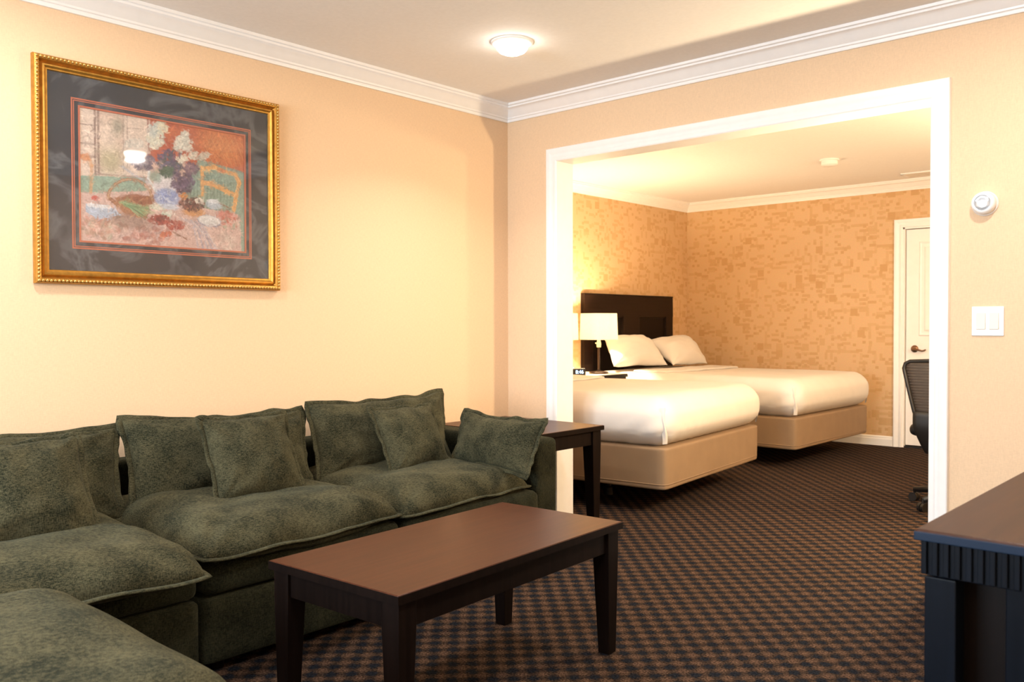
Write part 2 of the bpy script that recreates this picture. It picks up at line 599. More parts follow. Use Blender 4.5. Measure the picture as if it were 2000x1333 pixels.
def glass_mat():
    mt = bpy.data.materials.new('picture_glass'); mt.use_nodes = True; nt = mt.node_tree
    nt.nodes.clear()
    out = N(nt, 'ShaderNodeOutputMaterial'); mx = N(nt, 'ShaderNodeMixShader')
    fr = N(nt, 'ShaderNodeFresnel', IOR=1.5)
    ge = N(nt, 'ShaderNodeNewGeometry'); mr = N(nt, 'ShaderNodeMapRange')
    mr.inputs['To Min'].default_value = 1.5; mr.inputs['To Max'].default_value = 1/1.5
    L(nt, ge.outputs['Backfacing'], mr.inputs['Value']); L(nt, mr.outputs[0], fr.inputs['IOR'])
    tr = N(nt, 'ShaderNodeBsdfTransparent'); gl = N(nt, 'ShaderNodeBsdfGlossy', Roughness=0.03)
    L(nt, fr.outputs[0], mx.inputs[0]); L(nt, tr.outputs[0], mx.inputs[1]); L(nt, gl.outputs[0], mx.inputs[2])
    L(nt, mx.outputs[0], out.inputs[0])
    return mt


def shade_mat():
    """linen lamp shade, lit from the bulb inside"""
    mt = bpy.data.materials.new('shade_linen'); mt.use_nodes = True; nt = mt.node_tree
    nt.nodes.clear()
    out = N(nt, 'ShaderNodeOutputMaterial'); mx = N(nt, 'ShaderNodeMixShader'); mx.inputs[0].default_value = 0.55
    df = N(nt, 'ShaderNodeBsdfDiffuse'); tl = N(nt, 'ShaderNodeBsdfTranslucent')
    tc = N(nt, 'ShaderNodeTexCoord'); mp = N(nt, 'ShaderNodeMapping'); mp.inputs['Scale'].default_value = (90, 90, 260)
    L(nt, tc.outputs['Object'], mp.inputs[0])
    nz = N(nt, 'ShaderNodeTexNoise', Scale=1.0, Detail=2.0); L(nt, mp.outputs[0], nz.inputs['Vector'])
    cr = N(nt, 'ShaderNodeValToRGB')
    cr.color_ramp.elements[0].color = rgba((0.74, 0.66, 0.52)); cr.color_ramp.elements[1].color = rgba((0.9, 0.84, 0.72))
    L(nt, nz.outputs['Fac'], cr.inputs[0])
    L(nt, cr.outputs[0], df.inputs[0]); L(nt, cr.outputs[0], tl.inputs[0])
    L(nt, df.outputs[0], mx.inputs[1]); L(nt, tl.outputs[0], mx.inputs[2]); L(nt, mx.outputs[0], out.inputs[0])
    return mt


def attr_mat(name, attr, rough=0.6):
    mt, nt, bs = new_mat(name)
    at = N(nt, 'ShaderNodeVertexColor'); at.layer_name = attr
    L(nt, at.outputs['Color'], bs.inputs['Base Color'])
    bs.inputs['Roughness'].default_value = rough
    return mt


def mat_board():
    """dark blue-grey mount with faint paler swirls"""
    mt, nt, bs = new_mat('mount_board')
    tc = N(nt, 'ShaderNodeTexCoord')
    nz = N(nt, 'ShaderNodeTexNoise', Scale=3.2, Detail=6.0, Distortion=2.4); L(nt, tc.outputs['Object'], nz.inputs['Vector'])
    cr = N(nt, 'ShaderNodeValToRGB'); e = cr.color_ramp.elements
    e[0].position = 0.45; e[0].color = rgba((0.027, 0.031, 0.041)); e[1].position = 0.62; e[1].color = rgba((0.027, 0.031, 0.041))
    x = cr.color_ramp.elements.new(0.535); x.color = rgba((0.09, 0.096, 0.11))
    L(nt, nz.outputs['Fac'], cr.inputs[0]); L(nt, cr.outputs[0], bs.inputs['Base Color'])
    bs.inputs['Roughness'].default_value = 0.7
    return mt


def mesh_weave():
    """see-through office chair mesh: fine dark cords with gaps"""
    mt, nt, bs = new_mat('chair_mesh')
    bs.inputs['Base Color'].default_value = rgba((0.03, 0.022, 0.018)); bs.inputs['Roughness'].default_value = 0.6
    tc = N(nt, 'ShaderNodeTexCoord'); sp = N(nt, 'ShaderNodeSeparateXYZ'); L(nt, tc.outputs['Object'], sp.inputs[0])
    mu = N(nt, 'ShaderNodeMath', operation='MULTIPLY'); mu.inputs[1].default_value = 2*PI/0.017; L(nt, sp.outputs['Z'], mu.inputs[0])
    sn = N(nt, 'ShaderNodeMath', operation='SINE'); L(nt, mu.outputs[0], sn.inputs[0])
    gt = N(nt, 'ShaderNodeMapRange'); gt.inputs['From Min'].default_value = 0.3; gt.inputs['From Max'].default_value = 0.9
    gt.inputs['To Min'].default_value = 1.0; gt.inputs['To Max'].default_value = 0.72
    L(nt, sn.outputs[0], gt.inputs['Value']); L(nt, gt.outputs[0], bs.inputs['Alpha'])
    return mt


WALLC = (0.775, 0.565, 0.372)
M = dict(
    linen=linen_wall('linen_wallpaper', WALLC),
    paper_x=block_wallpaper('block_wallpaper_side', (0.72, 0.49, 0.275), 'x'),
    paper_y=block_wallpaper('block_wallpaper_far', (0.72, 0.49, 0.275), 'y'),
    white=simple('white_gloss_paint', (0.88, 0.87, 0.86), 0.35, noise_amt=0.015),
    ceiling=simple('ceiling_paint', (0.87, 0.85, 0.83), 0.85, noise_amt=0.02, nscale=60, bump=0.05),
    carpet=carpet_mat(),
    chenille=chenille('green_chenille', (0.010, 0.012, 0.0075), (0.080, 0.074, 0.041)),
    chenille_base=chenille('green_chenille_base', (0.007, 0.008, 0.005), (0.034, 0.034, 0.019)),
    top=wood('mahogany_top', (0.040, 0.0105, 0.0045), (0.060, 0.0165, 0.007), 0.33, 0.0, 'y', 0.13),
    espresso=wood('espresso_wood', (0.0045, 0.0025, 0.002), (0.008, 0.0045, 0.0035), 0.4, 0.0, 'z', 0.12),
    cab_edge_glint=wood('cabinet_edge_glint', (0.004, 0.012, 0.028), (0.007, 0.016, 0.038), 0.35, 0.0, 'x', 0.2),  # blue window reflection mixed into the edge colour
    head=wood('headboard_wood', (0.0065, 0.0026, 0.0017), (0.012, 0.005, 0.003), 0.36, 0.0, 'y', 0.2),
    cab_top=wood('cabinet_top', (0.032, 0.011, 0.0055), (0.048, 0.017, 0.008), 0.36, 0.0, 'y', 0.08),
    cab=wood('cabinet_wood', (0.0012, 0.0022, 0.0045), (0.0022, 0.004, 0.008), 0.36, 0.0, 'z', 0.12),
    gold=simple('gold_leaf', (0.50, 0.26, 0.050), 0.38, 0.8, noise_amt=0.18, nscale=45),
    gold_bead=simple('gold_bead', (0.60, 0.36, 0.11), 0.36, 0.8, noise_amt=0.2, nscale=90),
    rust=simple('rust_line', (0.40, 0.12, 0.07), 0.6, noise_amt=0.1),
    mount=mat_board(),
    glass=glass_mat(),
    linen_white=simple('white_cotton', (0.73, 0.70, 0.665), 0.8, noise_amt=0.02, nscale=8, bump=0.08),
    tan=simple('tan_wrap', (0.27, 0.18, 0.105), 0.75, noise_amt=0.06, nscale=7, bump=0.08),
    black=simple('black_plastic', (0.006, 0.0055, 0.0055), 0.5, noise_amt=0.1),
    shade=shade_mat(),
    lampmetal=simple('lamp_bronze', (0.035, 0.02, 0.014), 0.3, 0.6, noise_amt=0.1),
    bulbglass=simple('bulb_glow', (1, 0.9, 0.7), 0.4, emit=(1, 0.78, 0.46), estr=12.0),
    socket=simple('lamp_socket', (0.75, 0.66, 0.45), 0.45, noise_amt=0.05),
    lens=simple('downlight_lens', (1, 1, 1), 0.3, emit=(1, 0.90, 0.78), estr=30.0),
    laminate=simple('pale_laminate', (0.72, 0.66, 0.56), 0.3, noise_amt=0.06),
    almond=simple('almond_plastic', (0.80, 0.69, 0.53), 0.35, noise_amt=0.02),
    plate=simple('switch_white', (0.84, 0.84, 0.84), 0.3, noise_amt=0.01),
    steel=simple('brushed_steel', (0.55, 0.56, 0.58), 0.3, 0.9, noise_amt=0.08),
    dial=simple('clear_dial', (0.50, 0.54, 0.58), 0.15, 0.35, coat=0.6, noise_amt=0.12, nscale=70),
    bronze=simple('aged_bronze', (0.22, 0.13, 0.08), 0.32, 0.9, noise_amt=0.15),
    digits=simple('clock_digits', (0.2, 0.4, 0.9), 0.4, emit=(0.55, 0.75, 1.0), estr=3.0),
    mesh=mesh_weave(),
    grille=simple('vent_paint', (0.62, 0.55, 0.46), 0.5, noise_amt=0.03),
)

# ------------------------------------------------------------------ the room
H = 2.44
YB, YB2 = 3.881, 4.004          # opening wall, living side and bedroom side
XR = 3.86                       # right wall
YR = -2.5                       # wall behind the camera
XBL, YBF = -1.405, 8.292        # bedroom walls
OX0, OX1, OZ = 0.392, 2.407, 2.068   # finished opening
T = 0.12


def struct(o):
    o['kind'] = 'structure'
    return o


struct(MB().box(-1.7, XR+T, YR-T, 8.6, -0.1, 0.0).build('floor', M['carpet']))
struct(MB().box(-1.7, XR+T, YR-T, 8.6, H, H+0.1).build('ceiling', M['ceiling']))
struct(MB().box(-T, 0, YR-T, YB, 0, H).build('wall_left', M['linen']))
wb = MB()
wb.box(-T, OX0-0.012, YB, YB+0.07, 0, H).box(OX1+0.012, XR+T, YB, YB+0.07, 0, H).box(OX0-0.012, OX1+0.012, YB, YB+0.07, OZ+0.012, H)
struct(wb.build('wall_back', M['linen']))
wb = MB()
wb.box(XBL-T, OX0-0.012, YB+0.07, YB2, 0, H).box(OX1+0.012, XR+T, YB+0.07, YB2, 0, H).box(OX0-0.012, OX1+0.012, YB+0.07, YB2, OZ+0.012, H)
struct(wb.build('wall_bedroom_near', M['paper_y']))
struct(MB().box(XR, XR+T, YR-T, YB, 0, H).build('wall_right', M['linen']))
wb = MB()
WX0, WX1, WZ0, WZ1 = 0.6, 2.6, 0.8, 2.12
wb.box(0, WX0, YR-T, YR, 0, H).box(WX1, XR, YR-T, YR, 0, H).box(WX0, WX1, YR-T, YR, 0, WZ0).box(WX0, WX1, YR-T, YR, WZ1, H)
struct(wb.build('wall_rear', M['linen']))
wf = MB()
for a in (WX0, (WX0+WX1)/2-0.025, WX1-0.05):
    wf.box(a, a+0.05, YR-0.09, YR-0.04, WZ0, WZ1)
for z in (WZ0, WZ1-0.05):
    wf.box(WX0, WX1, YR-0.09, YR-0.04, z, z+0.05)
struct(wf.build('window_1', M['white'], bevel=0.004))
struct(MB().box(XBL-T, XBL, YB2, YBF+T, 0, H).build('wall_bedroom_left', M['paper_x']))
DX0, DX1, DZ = 0.852, 1.68, 2.012
wb = MB()
wb.box(XBL, DX0, YBF, YBF+T, 0, H).box(DX1, XR, YBF, YBF+T, 0, H).box(DX0, DX1, YBF, YBF+T, DZ, H)
struct(wb.build('wall_bedroom_far', M['paper_y']))
struct(MB().box(XR, XR+T, YB2, YBF+T, 0, H).build('wall_bedroom_right', M['paper_x']))

# crown mouldings
CR = [(0, -.093), (.010, -.093), (.013, -.086), (.013, -.079), (.020, -.076), (.022, -.068), (.030, -.060), (.040, -.047),
      (.052, -.034), (.064, -.026), (.070, -.024), (.071, -.015), (.080, -.012), (.082, 0), (0, 0)]
CRW = [(d, H+z) for d, z in CR]
mb = sweep(MB(), [(XR, YR), (XR, YB), (0, YB), (0, YR)], CRW, 1)
struct(mb.build('trim_1', M['white'], smooth=True, angle=28))
mb = sweep(MB(), [(XR, YB2), (XR, YBF), (XBL, YBF), (XBL, YB2)], CRW, 1)
struct(mb.build('trim_2', M['white'], smooth=True, angle=28))
# casing round the opening, both sides, and the jamb lining
CP = [(0, 0), (0, .013), (.006, .016), (.020, .016), (.026, .013), (.034, .013), (.044, .017), (.056, .021), (.070, .022), (.074, .019), (.076, 0)]
mb = casing(MB(), OX0, OX1, OZ, YB, CP, -1)
struct(mb.build('trim_3', M['white'], smooth=True, angle=25))
mb = casing(MB(), OX0, OX1, OZ, YB2, CP, 1)
struct(mb.build('trim_4', M['white'], smooth=True, angle=25))
mb = MB().box(OX0-.012, OX0, YB, YB2, 0, OZ+.012).box(OX1, OX1+.012, YB, YB2, 0, OZ+.012).box(OX0, OX1, YB, YB2, OZ, OZ+.012)
struct(mb.build('trim_5', M['white']))
# baseboards
BP = [(0, 0), (.016, 0), (.016, .062), (.012, .070), (.012, .080), (.006, .090), (0, .092)]
struct(sweep(MB(), [(0, YR), (0, YB), (OX0-.078, YB)], BP, -1).build('baseboard_left', M['white']))
struct(sweep(MB(), [(OX1+.078, YB), (XR, YB), (XR, YR)], BP, -1).build('baseboard_right', M['white']))
struct(sweep(MB(), [(OX0-.078, YB2), (XBL, YB2), (XBL, YBF), (DX0-.078, YBF)], BP, -1).build('baseboard_bedroom_left', M['white']))

# far bedroom door
door = struct(MB().box(DX0+.02, DX1-.004, YBF+.030, YBF+.068, 0.022, DZ-.02).build('door_1', M['white'], bevel=0.002))


def panel(mb, x0, x1, z0, z1, y):
    """raised panel with a moulded border, on the door face"""
    for k, (i0, i1, d0, d1) in enumerate(((0, .012, 0, .007), (.012, .024, .007, .003), (.024, .045, .003, .003), (.045, .06, .003, .009))):
        a = [(x0+i0, y-d0, z0+i0), (x1-i0, y-d0, z0+i0), (x1-i0, y-d0, z1-i0), (x0+i0, y-d0, z1-i0)]
        b = [(x0+i1, y-d1, z0+i1), (x1-i1, y-d1, z0+i1), (x1-i1, y-d1, z1-i1), (x0+i1, y-d1, z1-i1)]
        mb.add(a+b, [(0, 1, 5, 4), (1, 2, 6, 5), (2, 3, 7, 6), (3, 0, 4, 7)])
    i, d = .06, .009
    mb.add([(x0+i, y-d, z0+i), (x1-i, y-d, z0+i), (x1-i, y-d, z1-i), (x0+i, y-d, z1-i)], [(0, 1, 2, 3)])
    return mb


for zz in ((0.22, 0.80), (1.02, 1.88)):
    for xx in ((DX0+.13, DX0+.38), (DX0+.45, DX0+.70)):
        panel(MB(), xx[0], xx[1], zz[0], zz[1], YBF+.0298).build('door_panel', M['white'], door)
hb = MB().lathe((.950, YBF+.030, .905), [(.031, 0), (.033, .006), (.027, .014), (.013, .018), (.012, .05)], 24, '-y')
hb.tube([(.950, YBF-.020, .905), (.975, YBF-.026, .903), (1.005, YBF-.028, .893), (1.03, YBF-.028, .887), (1.052, YBF-.028, .893), (1.06, YBF-.028, .902)],
        [.012, .011, .009, .008, .008, .006], 10)
hd = hb.build('door_handle', M['bronze'], door, smooth=True, angle=40)
tag(hd, 'curved bronze lever handle')
mb = casing(MB(), DX0, DX1, DZ, YBF, CP, -1)
struct(mb.build('trim_6', M['white'], smooth=True, angle=25))
mb = MB().box(DX0, DX0+.014, YBF, YBF+T, 0, DZ).box(DX1-.003, DX1, YBF, YBF+T, 0, DZ).box(DX0, DX1, YBF, YBF+T, DZ-.014, DZ)
struct(mb.build('trim_7', M['white']))
struct(MB().box(DX0+.014, DX1-.003, YBF+.005, YBF+T, 0, 0.012).build('trim_8', M['black']))
struct(MB().box(DX0-.1, DX1+.1, YBF+T, YBF+T+.05, 0, DZ+.1).build('wall_bedroom_hall', M['linen']))

# ------------------------------------------------------------------ ceiling lights
dl = thing('recessed_ceiling_light', (0.841, 2.997, H), 'round glowing recessed ceiling light over the corner end of the sofa', 'ceiling light', 'recessed ceiling lights of the sitting room')
MB().lathe((.841, 2.997, H), [(.072, 0), (.098, 0), (.098, -.006), (.090, -.012), (.076, -.012)], 36, cap=False).build('trim_ring', M['white'], dl, smooth=True, angle=40)
MB().lathe((.841, 2.997, H), [(.074, -.002), (.076, -.014), (.072, -.032), (.060, -.046), (.040, -.055), (.016, -.059), (.001, -.059)], 32).build('lens', M['lens'], dl, smooth=True, angle=60)  # domed below the ceiling to imitate the round bloom of a flush lens
lamp('downlight', 'AREA', (.841, 2.997, H-.066), P_DOWN, SOFT, 0.12, parent=dl, spread=R(125))
for k, (x, y) in enumerate(((2.956, 2.937), (.841, .95), (2.956, .95), (.841, -1.1), (2.956, -1.1))):
    c = copy_tree(dl)
    c.location = (x, y, H)
    for ch in c.children:
        if ch.type == 'LIGHT':
            ch.data = ch.data.copy(); ch.data.energy = P_FLOOD; ch.data.spread = PI
    c['label'] = ['round recessed ceiling light near the light switch wall, seen mirrored in the picture glass',
                  'round recessed ceiling light above the ottoman', 'round recessed ceiling light above the near side of the room',
                  'round recessed ceiling light in the left rear of the room', 'round recessed ceiling light in the right rear of the room'][k]
lamp('bedroom_fill_light', 'POINT', (3.0, 6.1, 1.75), P_BED, (1.0, 0.78, 0.50), 0.12)  # unseen fill, added to brighten the bedroom ceiling, walls and bed feet

# ------------------------------------------------------------------ framed picture on the left wall
PY0, PY1, PZ0, PZ1 = 1.218, 2.280, 1.291, 2.160
pic = thing('framed_picture', (0.0, (PY0+PY1)/2, PZ0), 'large gold framed still life print with dark mount on the left wall', 'picture')


def frame_ring(mb, prof, y0, y1, z0, z1):
    """prof: (inset from the outer edge, x)"""
    K = len(prof); vs = []; fs = []
    for sy, sz in ((0, 0), (1, 0), (1, 1), (0, 1)):
        for i, d in prof:
            vs.append((d, (y0+i) if sy == 0 else (y1-i), (z0+i) if sz == 0 else (z1-i)))
    for q in range(4):
        q2 = (q+1) % 4
        for k in range(K):
            k2 = (k+1) % K
            fs.append((q*K+k, q2*K+k, q2*K+k2, q*K+k2))
    return mb.add(vs, fs)


FP = [(0, .002), (0, .022), (.004, .030), (.010, .033), (.013, .033), (.019, .030), (.024, .018), (.027, .012), (.030, .016), (.034, .022), (.040, .024), (.044, .020), (.047, .018), (.052, .018), (.055, .010), (.055, .002)]
frame_ring(MB(), FP, PY0, PY1, PZ0, PZ1).build('frame', M['gold'], pic, smooth=True, angle=30)
bd = MB()


def bead(c, r):
    vs = [(c[0]+r, c[1], c[2])]
    fs = []
    for k, (rr, hh) in enumerate(((.8, .6), (1, 0), )):
        for i in range(6):
            a = 2*PI*i/6
            vs.append((c[0]+hh*r, c[1]+rr*r*math.cos(a), c[2]+rr*r*math.sin(a)))
    for i in range(6):
        j = (i+1) % 6
        fs += [(0, 1+i, 1+j), (1+i, 7+i, 7+j, 1+j)]
    bd.add(vs, fs)


ny, nzb = 72, 58
for i in range(ny+1):
    y = PY0+.011+(PY1-PY0-.022)*i/ny
    for z in (PZ0+.011, PZ1-.011): bead((.033, y, z), .0066)
for i in range(1, nzb):
    z = PZ0+.011+(PZ1-PZ0-.022)*i/nzb
    for y in (PY0+.011, PY1-.011): bead((.033, y, z), .0066)
tag(bd.build('beading', M['gold_bead'], pic, smooth=True), 'beaded gold rope edge')
frame_ring(MB(), [(.050, .006), (.050, .010), (.170, .010), (.170, .006)], PY0, PY1, PZ0, PZ1).build('mount', M['mount'], pic)
ln = MB()
frame_ring(ln, [(.140, .0095), (.140, .0108), (.1455, .0108), (.1455, .0095)], PY0, PY1, PZ0, PZ1)
frame_ring(ln, [(.1485, .0095), (.1485, .0108), (.1520, .0108), (.1520, .0095)], PY0, PY1, PZ0, PZ1)
frame_ring(ln, [(.1665, .0060), (.1665, .0108), (.1735, .0108), (.1735, .0060)], PY0, PY1, PZ0, PZ1)
ln.build('mount_line', M['rust'], pic)


def paint_print():
    """a loose still life: window, lilacs in a jug, basket, chair, table cloth - painted into a colour grid"""
    W_, H_ = 330, 246
    rng = np.random.RandomState(5)
    img = np.zeros((H_, W_, 3)); yy, xx = np.mgrid[0:H_, 0:W_]
    U = xx/(W_-1.0); V = yy/(H_-1.0)

    def cv(x, y):
        u = (x-130)/1340.0
        t = 75+225*u; h = 1105-135*u
        return u, (y-t)/h

    def lin(c): return np.array([(v/255.0)**2.2 for v in c])

    def put(mask, c, a=1.0):
        mk = (mask*a)[..., None]
        img[:] = img*(1-mk)+lin(c)*mk

    def soft(d, e): return np.clip(0.5-d/e, 0, 1)

    def ell(x, y, rx, ry, c, a=1.0, rot=0.0, e=.35):
        u, v = cv(x, y); dx = (U-u)*1340; dy = (V-v)*1040
        cs, sn = math.cos(rot), math.sin(rot)
        q = np.sqrt(((dx*cs+dy*sn)/rx)**2+((-dx*sn+dy*cs)/ry)**2)
        put(soft(q-1, e), c, a)

    def line(pts, wd, c, a=1.0):
        for (x0, y0), (x1, y1) in zip(pts[:-1], pts[1:]):
            u0, v0 = cv(x0, y0); u1, v1 = cv(x1, y1)
            ax, ay, bx, by = u0*1340, v0*1040, u1*1340, v1*1040
            px = U*1340; py = V*1040
            L2 = (bx-ax)**2+(by-ay)**2+1e-6
            t = np.clip(((px-ax)*(bx-ax)+(py-ay)*(by-ay))/L2, 0, 1)
            d = np.hypot(px-ax-t*(bx-ax), py-ay-t*(by-ay))
            put(soft(d-wd, 5), c, a)

    def poly(pts, c, a=1.0):
        q = [cv(*p) for p in pts]
        ins = np.zeros_like(U, bool)
        j = len(q)-1
        for i in range(len(q)):
            xi, yi = q[i]; xj, yj = q[j]
            cond = ((yi > V) != (yj > V)) & (U < (xj-xi)*(V-yi)/(yj-yi+1e-9)+xi)
            ins ^= cond; j = i
        put(ins.astype(float), c, a)

    def dabs(x, y, rx, ry, n, cols, s, a=.75):
        for _ in range(int(n*1.9)):
            an = rng.rand()*6.283; r = rng.rand()**.6
            ell(x+rx*r*math.cos(an), y+ry*r*math.sin(an), s*(.35+.5*rng.rand()), s*(.35+.5*rng.rand()), cols[rng.randint(len(cols))], a, rng.rand()*3)
    put(np.ones_like(U), (205, 172, 158))
    poly([(120, 40), (640, 140), (640, 640), (120, 640)], (216, 196, 182))
    poly([(270, 90), (450, 120), (450, 600), (270, 600)], (208, 182, 166))
    ell(350, 500, 90, 120, (178, 172, 138), .8, 0, 1.2); ell(330, 300, 80, 120, (226, 206, 190), .8, 0, 1)
    ell(410, 230, 40, 70, (140, 142, 126), .7, 0, 1.2)
    poly([(660, 130), (1480, 260), (1480, 620), (900, 520), (660, 520)], (186, 88, 56))
    poly([(1060, 230), (1480, 290), (1480, 620), (1100, 520)], (196, 96, 52))
    ell(1260, 400, 180, 130, (214, 134, 72), .8, .2, 1.2)
    for k in range(9):
        line([(1070+k*45, 270+k*6), (1180+k*45, 520+k*9)], 3, (226, 160, 100), .5)
        line([(1420-k*40, 300-k*4), (1220-k*30, 520-k*8)], 3, (170, 70, 44), .45)
    dabs(850, 300, 160, 130, 40, [(200, 100, 58), (172, 70, 50), (212, 120, 70)], 30, .4)
    poly([(1060, 500), (1480, 620), (1480, 1270), (1380, 1270), (1060, 900), (900, 800)], (138, 162, 148))
    poly([(120, 640), (620, 650), (620, 760), (120, 800)], (140, 166, 150))
    for k in range(14):
        line([(960+k*30, 560+k*10), (960+k*28, 880+k*12)], 3, (70, 110, 100), .6)
    line([(1080, 505), (1470, 610)], 9, (124, 156, 146), .8)
    for x in (240, 265): line([(x, 90), (x, 630)], 8, (128, 98, 92), .8)
    for y in (215, 370, 470): line([(130, y), (235, y+12)], 5, (120, 100, 98), .7)
    for x in (450, 480): line([(x, 120), (x, 600)], 4, (150, 130, 120), .7)
    line([(250, 625), (620, 650)], 6, (150, 120, 112), .7); line([(480, 240), (620, 250)], 4, (160, 140, 130), .6)
    line([(640, 160), (650, 420)], 7, (150, 86, 80), .7)
    # table cloth
    poly([(120, 780), (700, 760), (1100, 900), (1430, 960), (1440, 1300), (120, 1220)], (204, 172, 164))
    dabs(300, 1050, 170, 110, 46, [(210, 150, 130), (190, 120, 104), (160, 170, 150), (222, 190, 176), (150, 130, 110)], 34, .5)
    dabs(650, 1130, 220, 70, 46, [(176, 104, 90), (200, 150, 136), (160, 90, 80), (190, 170, 170)], 30, .5)
    ell(480, 1010, 190, 60, (118, 92, 80), .6, .1, .8)
    for k in range(10):
        line([(900+k*22, 980+k*6), (1010+k*18, 1040+k*14), (1060+k*22, 1280)], 7, [(168, 176, 198), (216, 196, 190), (140, 150, 180), (196, 170, 168)][k % 4], .6)
    dabs(1320, 1010, 90, 90, 40, [(216, 160, 150), (198, 90, 74), (226, 200, 194), (150, 170, 150)], 24, .6)
    dabs(1310, 1180, 90, 80, 26, [(206, 190, 182), (180, 160, 150), (220, 200, 192)], 26, .5)
    ell(1290, 960, 70, 40, (190, 78, 62), .6, .1, .7)
    # napkin at the left, apple
    ell(235, 825, 26, 20, (190, 62, 56), .9); poly([(170, 870), (330, 880), (430, 960), (260, 1000), (170, 940)], (170, 184, 206)); line([(190, 880), (340, 900)], 14, (226, 226, 228), .8)
    line([(130, 480), (190, 480), (215, 560), (205, 780)], 12, (206, 150, 100), .7); ell(170, 490, 40, 28, (202, 128, 74), .8)
    # basket
    poly([(320, 820), (700, 800), (620, 1000), (470, 960)], (160, 108, 78)); ell(560, 830, 130, 40, (142, 84, 62), .9)
    for k in range(60):
        x = 330+rng.rand()*300; y = 800+rng.rand()*170
        line([(x, y), (x+40-80*rng.rand(), y+20)], 3, [(190, 140, 100), (110, 70, 52), (206, 164, 120)][k % 3], .6)
    arc = [(330+170*(1-math.cos(t))+0, 830-165*math.sin(t)) for t in np.linspace(0, PI, 16)]
    line(arc, 12, (160, 112, 84), .9); line(arc, 4, (206, 168, 130), .7)
    for k in range(26): line([(410+rng.rand()*60, 840+rng.rand()*30), (560+rng.rand()*140, 900+rng.rand()*100)], 4, [(120, 160, 110), (160, 184, 140), (80, 120, 84)][k % 3], .7)
    dabs(720, 890, 70, 30, 22, [(226, 224, 210), (190, 200, 180)], 16, .8); dabs(800, 950, 60, 24, 14, [(190, 206, 190), (226, 226, 216)], 16, .7)
    # jug
    ell(775, 720, 95, 120, (214, 208, 214), .95, .15, .12); ell(790, 815, 105, 80, (150, 166, 206), .9, 0, .2); ell(810, 890, 70, 24, (190, 198, 214), .9)
    dabs(790, 800, 80, 55, 46, [(110, 130, 190), (200, 206, 224), (140, 156, 204)], 13, .75)
    line([(650, 600), (640, 660), (700, 760)], 11, (216, 220, 222), .9); line([(440, 560), (520, 620), (640, 690)], 9, (176, 178, 190), .8); line([(720, 640), (780, 675), (840, 660)], 7, (230, 230, 232), .8)
    ell(700, 640, 50, 46, (130, 156, 140), .8, 0, .6)
    # lilacs
    dabs(820, 520, 110, 120, 110, [(88, 78, 108), (66, 58, 86), (110, 104, 140), (80, 92, 92)], 20)
    dabs(600, 520, 95, 70, 80, [(112, 100, 120), (90, 78, 98), (140, 130, 146)], 19)
    dabs(920, 690, 110, 80, 100, [(98, 76, 104), (120, 98, 126), (78, 58, 82)], 20); dabs(1000, 570, 70, 50, 40, [(100, 74, 98), (130, 104, 124)], 18)
    dabs(790, 600, 60, 50, 40, [(86, 112, 92), (66, 90, 74)], 17)
    dabs(700, 330, 70, 80, 80, [(206, 210, 200), (176, 186, 178), (222, 218, 196)], 19); dabs(745, 230, 55, 60, 46, [(196, 202, 190), (222, 214, 186)], 18); dabs(680, 250, 40, 60, 34, [(168, 180, 180), (206, 210, 204)], 17)
    dabs(530, 370, 80, 40, 46, [(216, 204, 192), (196, 192, 184)], 18)
    dabs(930, 370, 80, 70, 80, [(214, 212, 202), (186, 188, 180), (226, 222, 208)], 19); dabs(945, 300, 36, 40, 24, [(206, 206, 196)], 16)
    dabs(1070, 465, 100, 32, 60, [(220, 212, 196), (192, 186, 172)], 16); dabs(920, 490, 46, 36, 26, [(228, 222, 204)], 17)
    # pansies in a bowl
    ell(1020, 935, 95, 40, (206, 146, 92), .95); dabs(1000, 870, 110, 55, 80, [(84, 52, 54), (110, 66, 60), (62, 44, 52), (150, 90, 80)], 17)
    dabs(930, 800, 36, 26, 16, [(224, 150, 70), (200, 120, 60)], 15); dabs(1060, 840, 36, 30, 16, [(232, 222, 210)], 13); ell(1065, 850, 12, 14, (60, 44, 60), .9)
    # cup, plate
    ell(1190, 870, 70, 44, (176, 190, 208), .95, 0, .2); ell(1185, 845, 58, 18, (216, 222, 230), .9, 0, .25); line([(1240, 860), (1320, 895)], 5, (150, 96, 70), .8)
    ell(1150, 1010, 105, 50, (120, 128, 156), .95, .06, .12); ell(1150, 1006, 98, 43, (224, 220, 220), .95, .06, .15); ell(1150, 1015, 70, 28, (206, 206, 208), .9, .06, .3)
    # red flowers on the cloth
    dabs(730, 1000, 90, 40, 60, [(140, 54, 50), (170, 72, 62), (110, 44, 44)], 17); dabs(860, 1045, 70, 40, 40, [(150, 56, 54), (180, 84, 70)], 17); dabs(780, 1120, 50, 24, 18, [(206, 120, 76), (186, 90, 70)], 15)
    line([(840, 1100), (950, 1160)], 6, (130, 84, 60), .8)
    # chair
    CH = (224, 164, 96)
    line([(1090, 560), (1090, 790)], 15, CH); line([(1100, 575), (1200, 560), (1290, 600), (1380, 620), (1425, 690), (1395, 800), (1370, 920)], 18, CH)
    line([(1100, 690), (1180, 700), (1260, 740), (1385, 795)], 20, CH); ell(1260, 590, 40, 22, (206, 120, 66), .9)
    line([(1110, 590), (1200, 578), (1290, 618)], 4, (246, 206, 150), .7); line([(1410, 700), (1380, 800)], 4, (246, 206, 150), .7)
    # brush grain
    g = rng.rand(H_, W_); g = (g+np.roll(g, 1, 0)+np.roll(g, 1, 1)+np.roll(g, -1, 1))/4
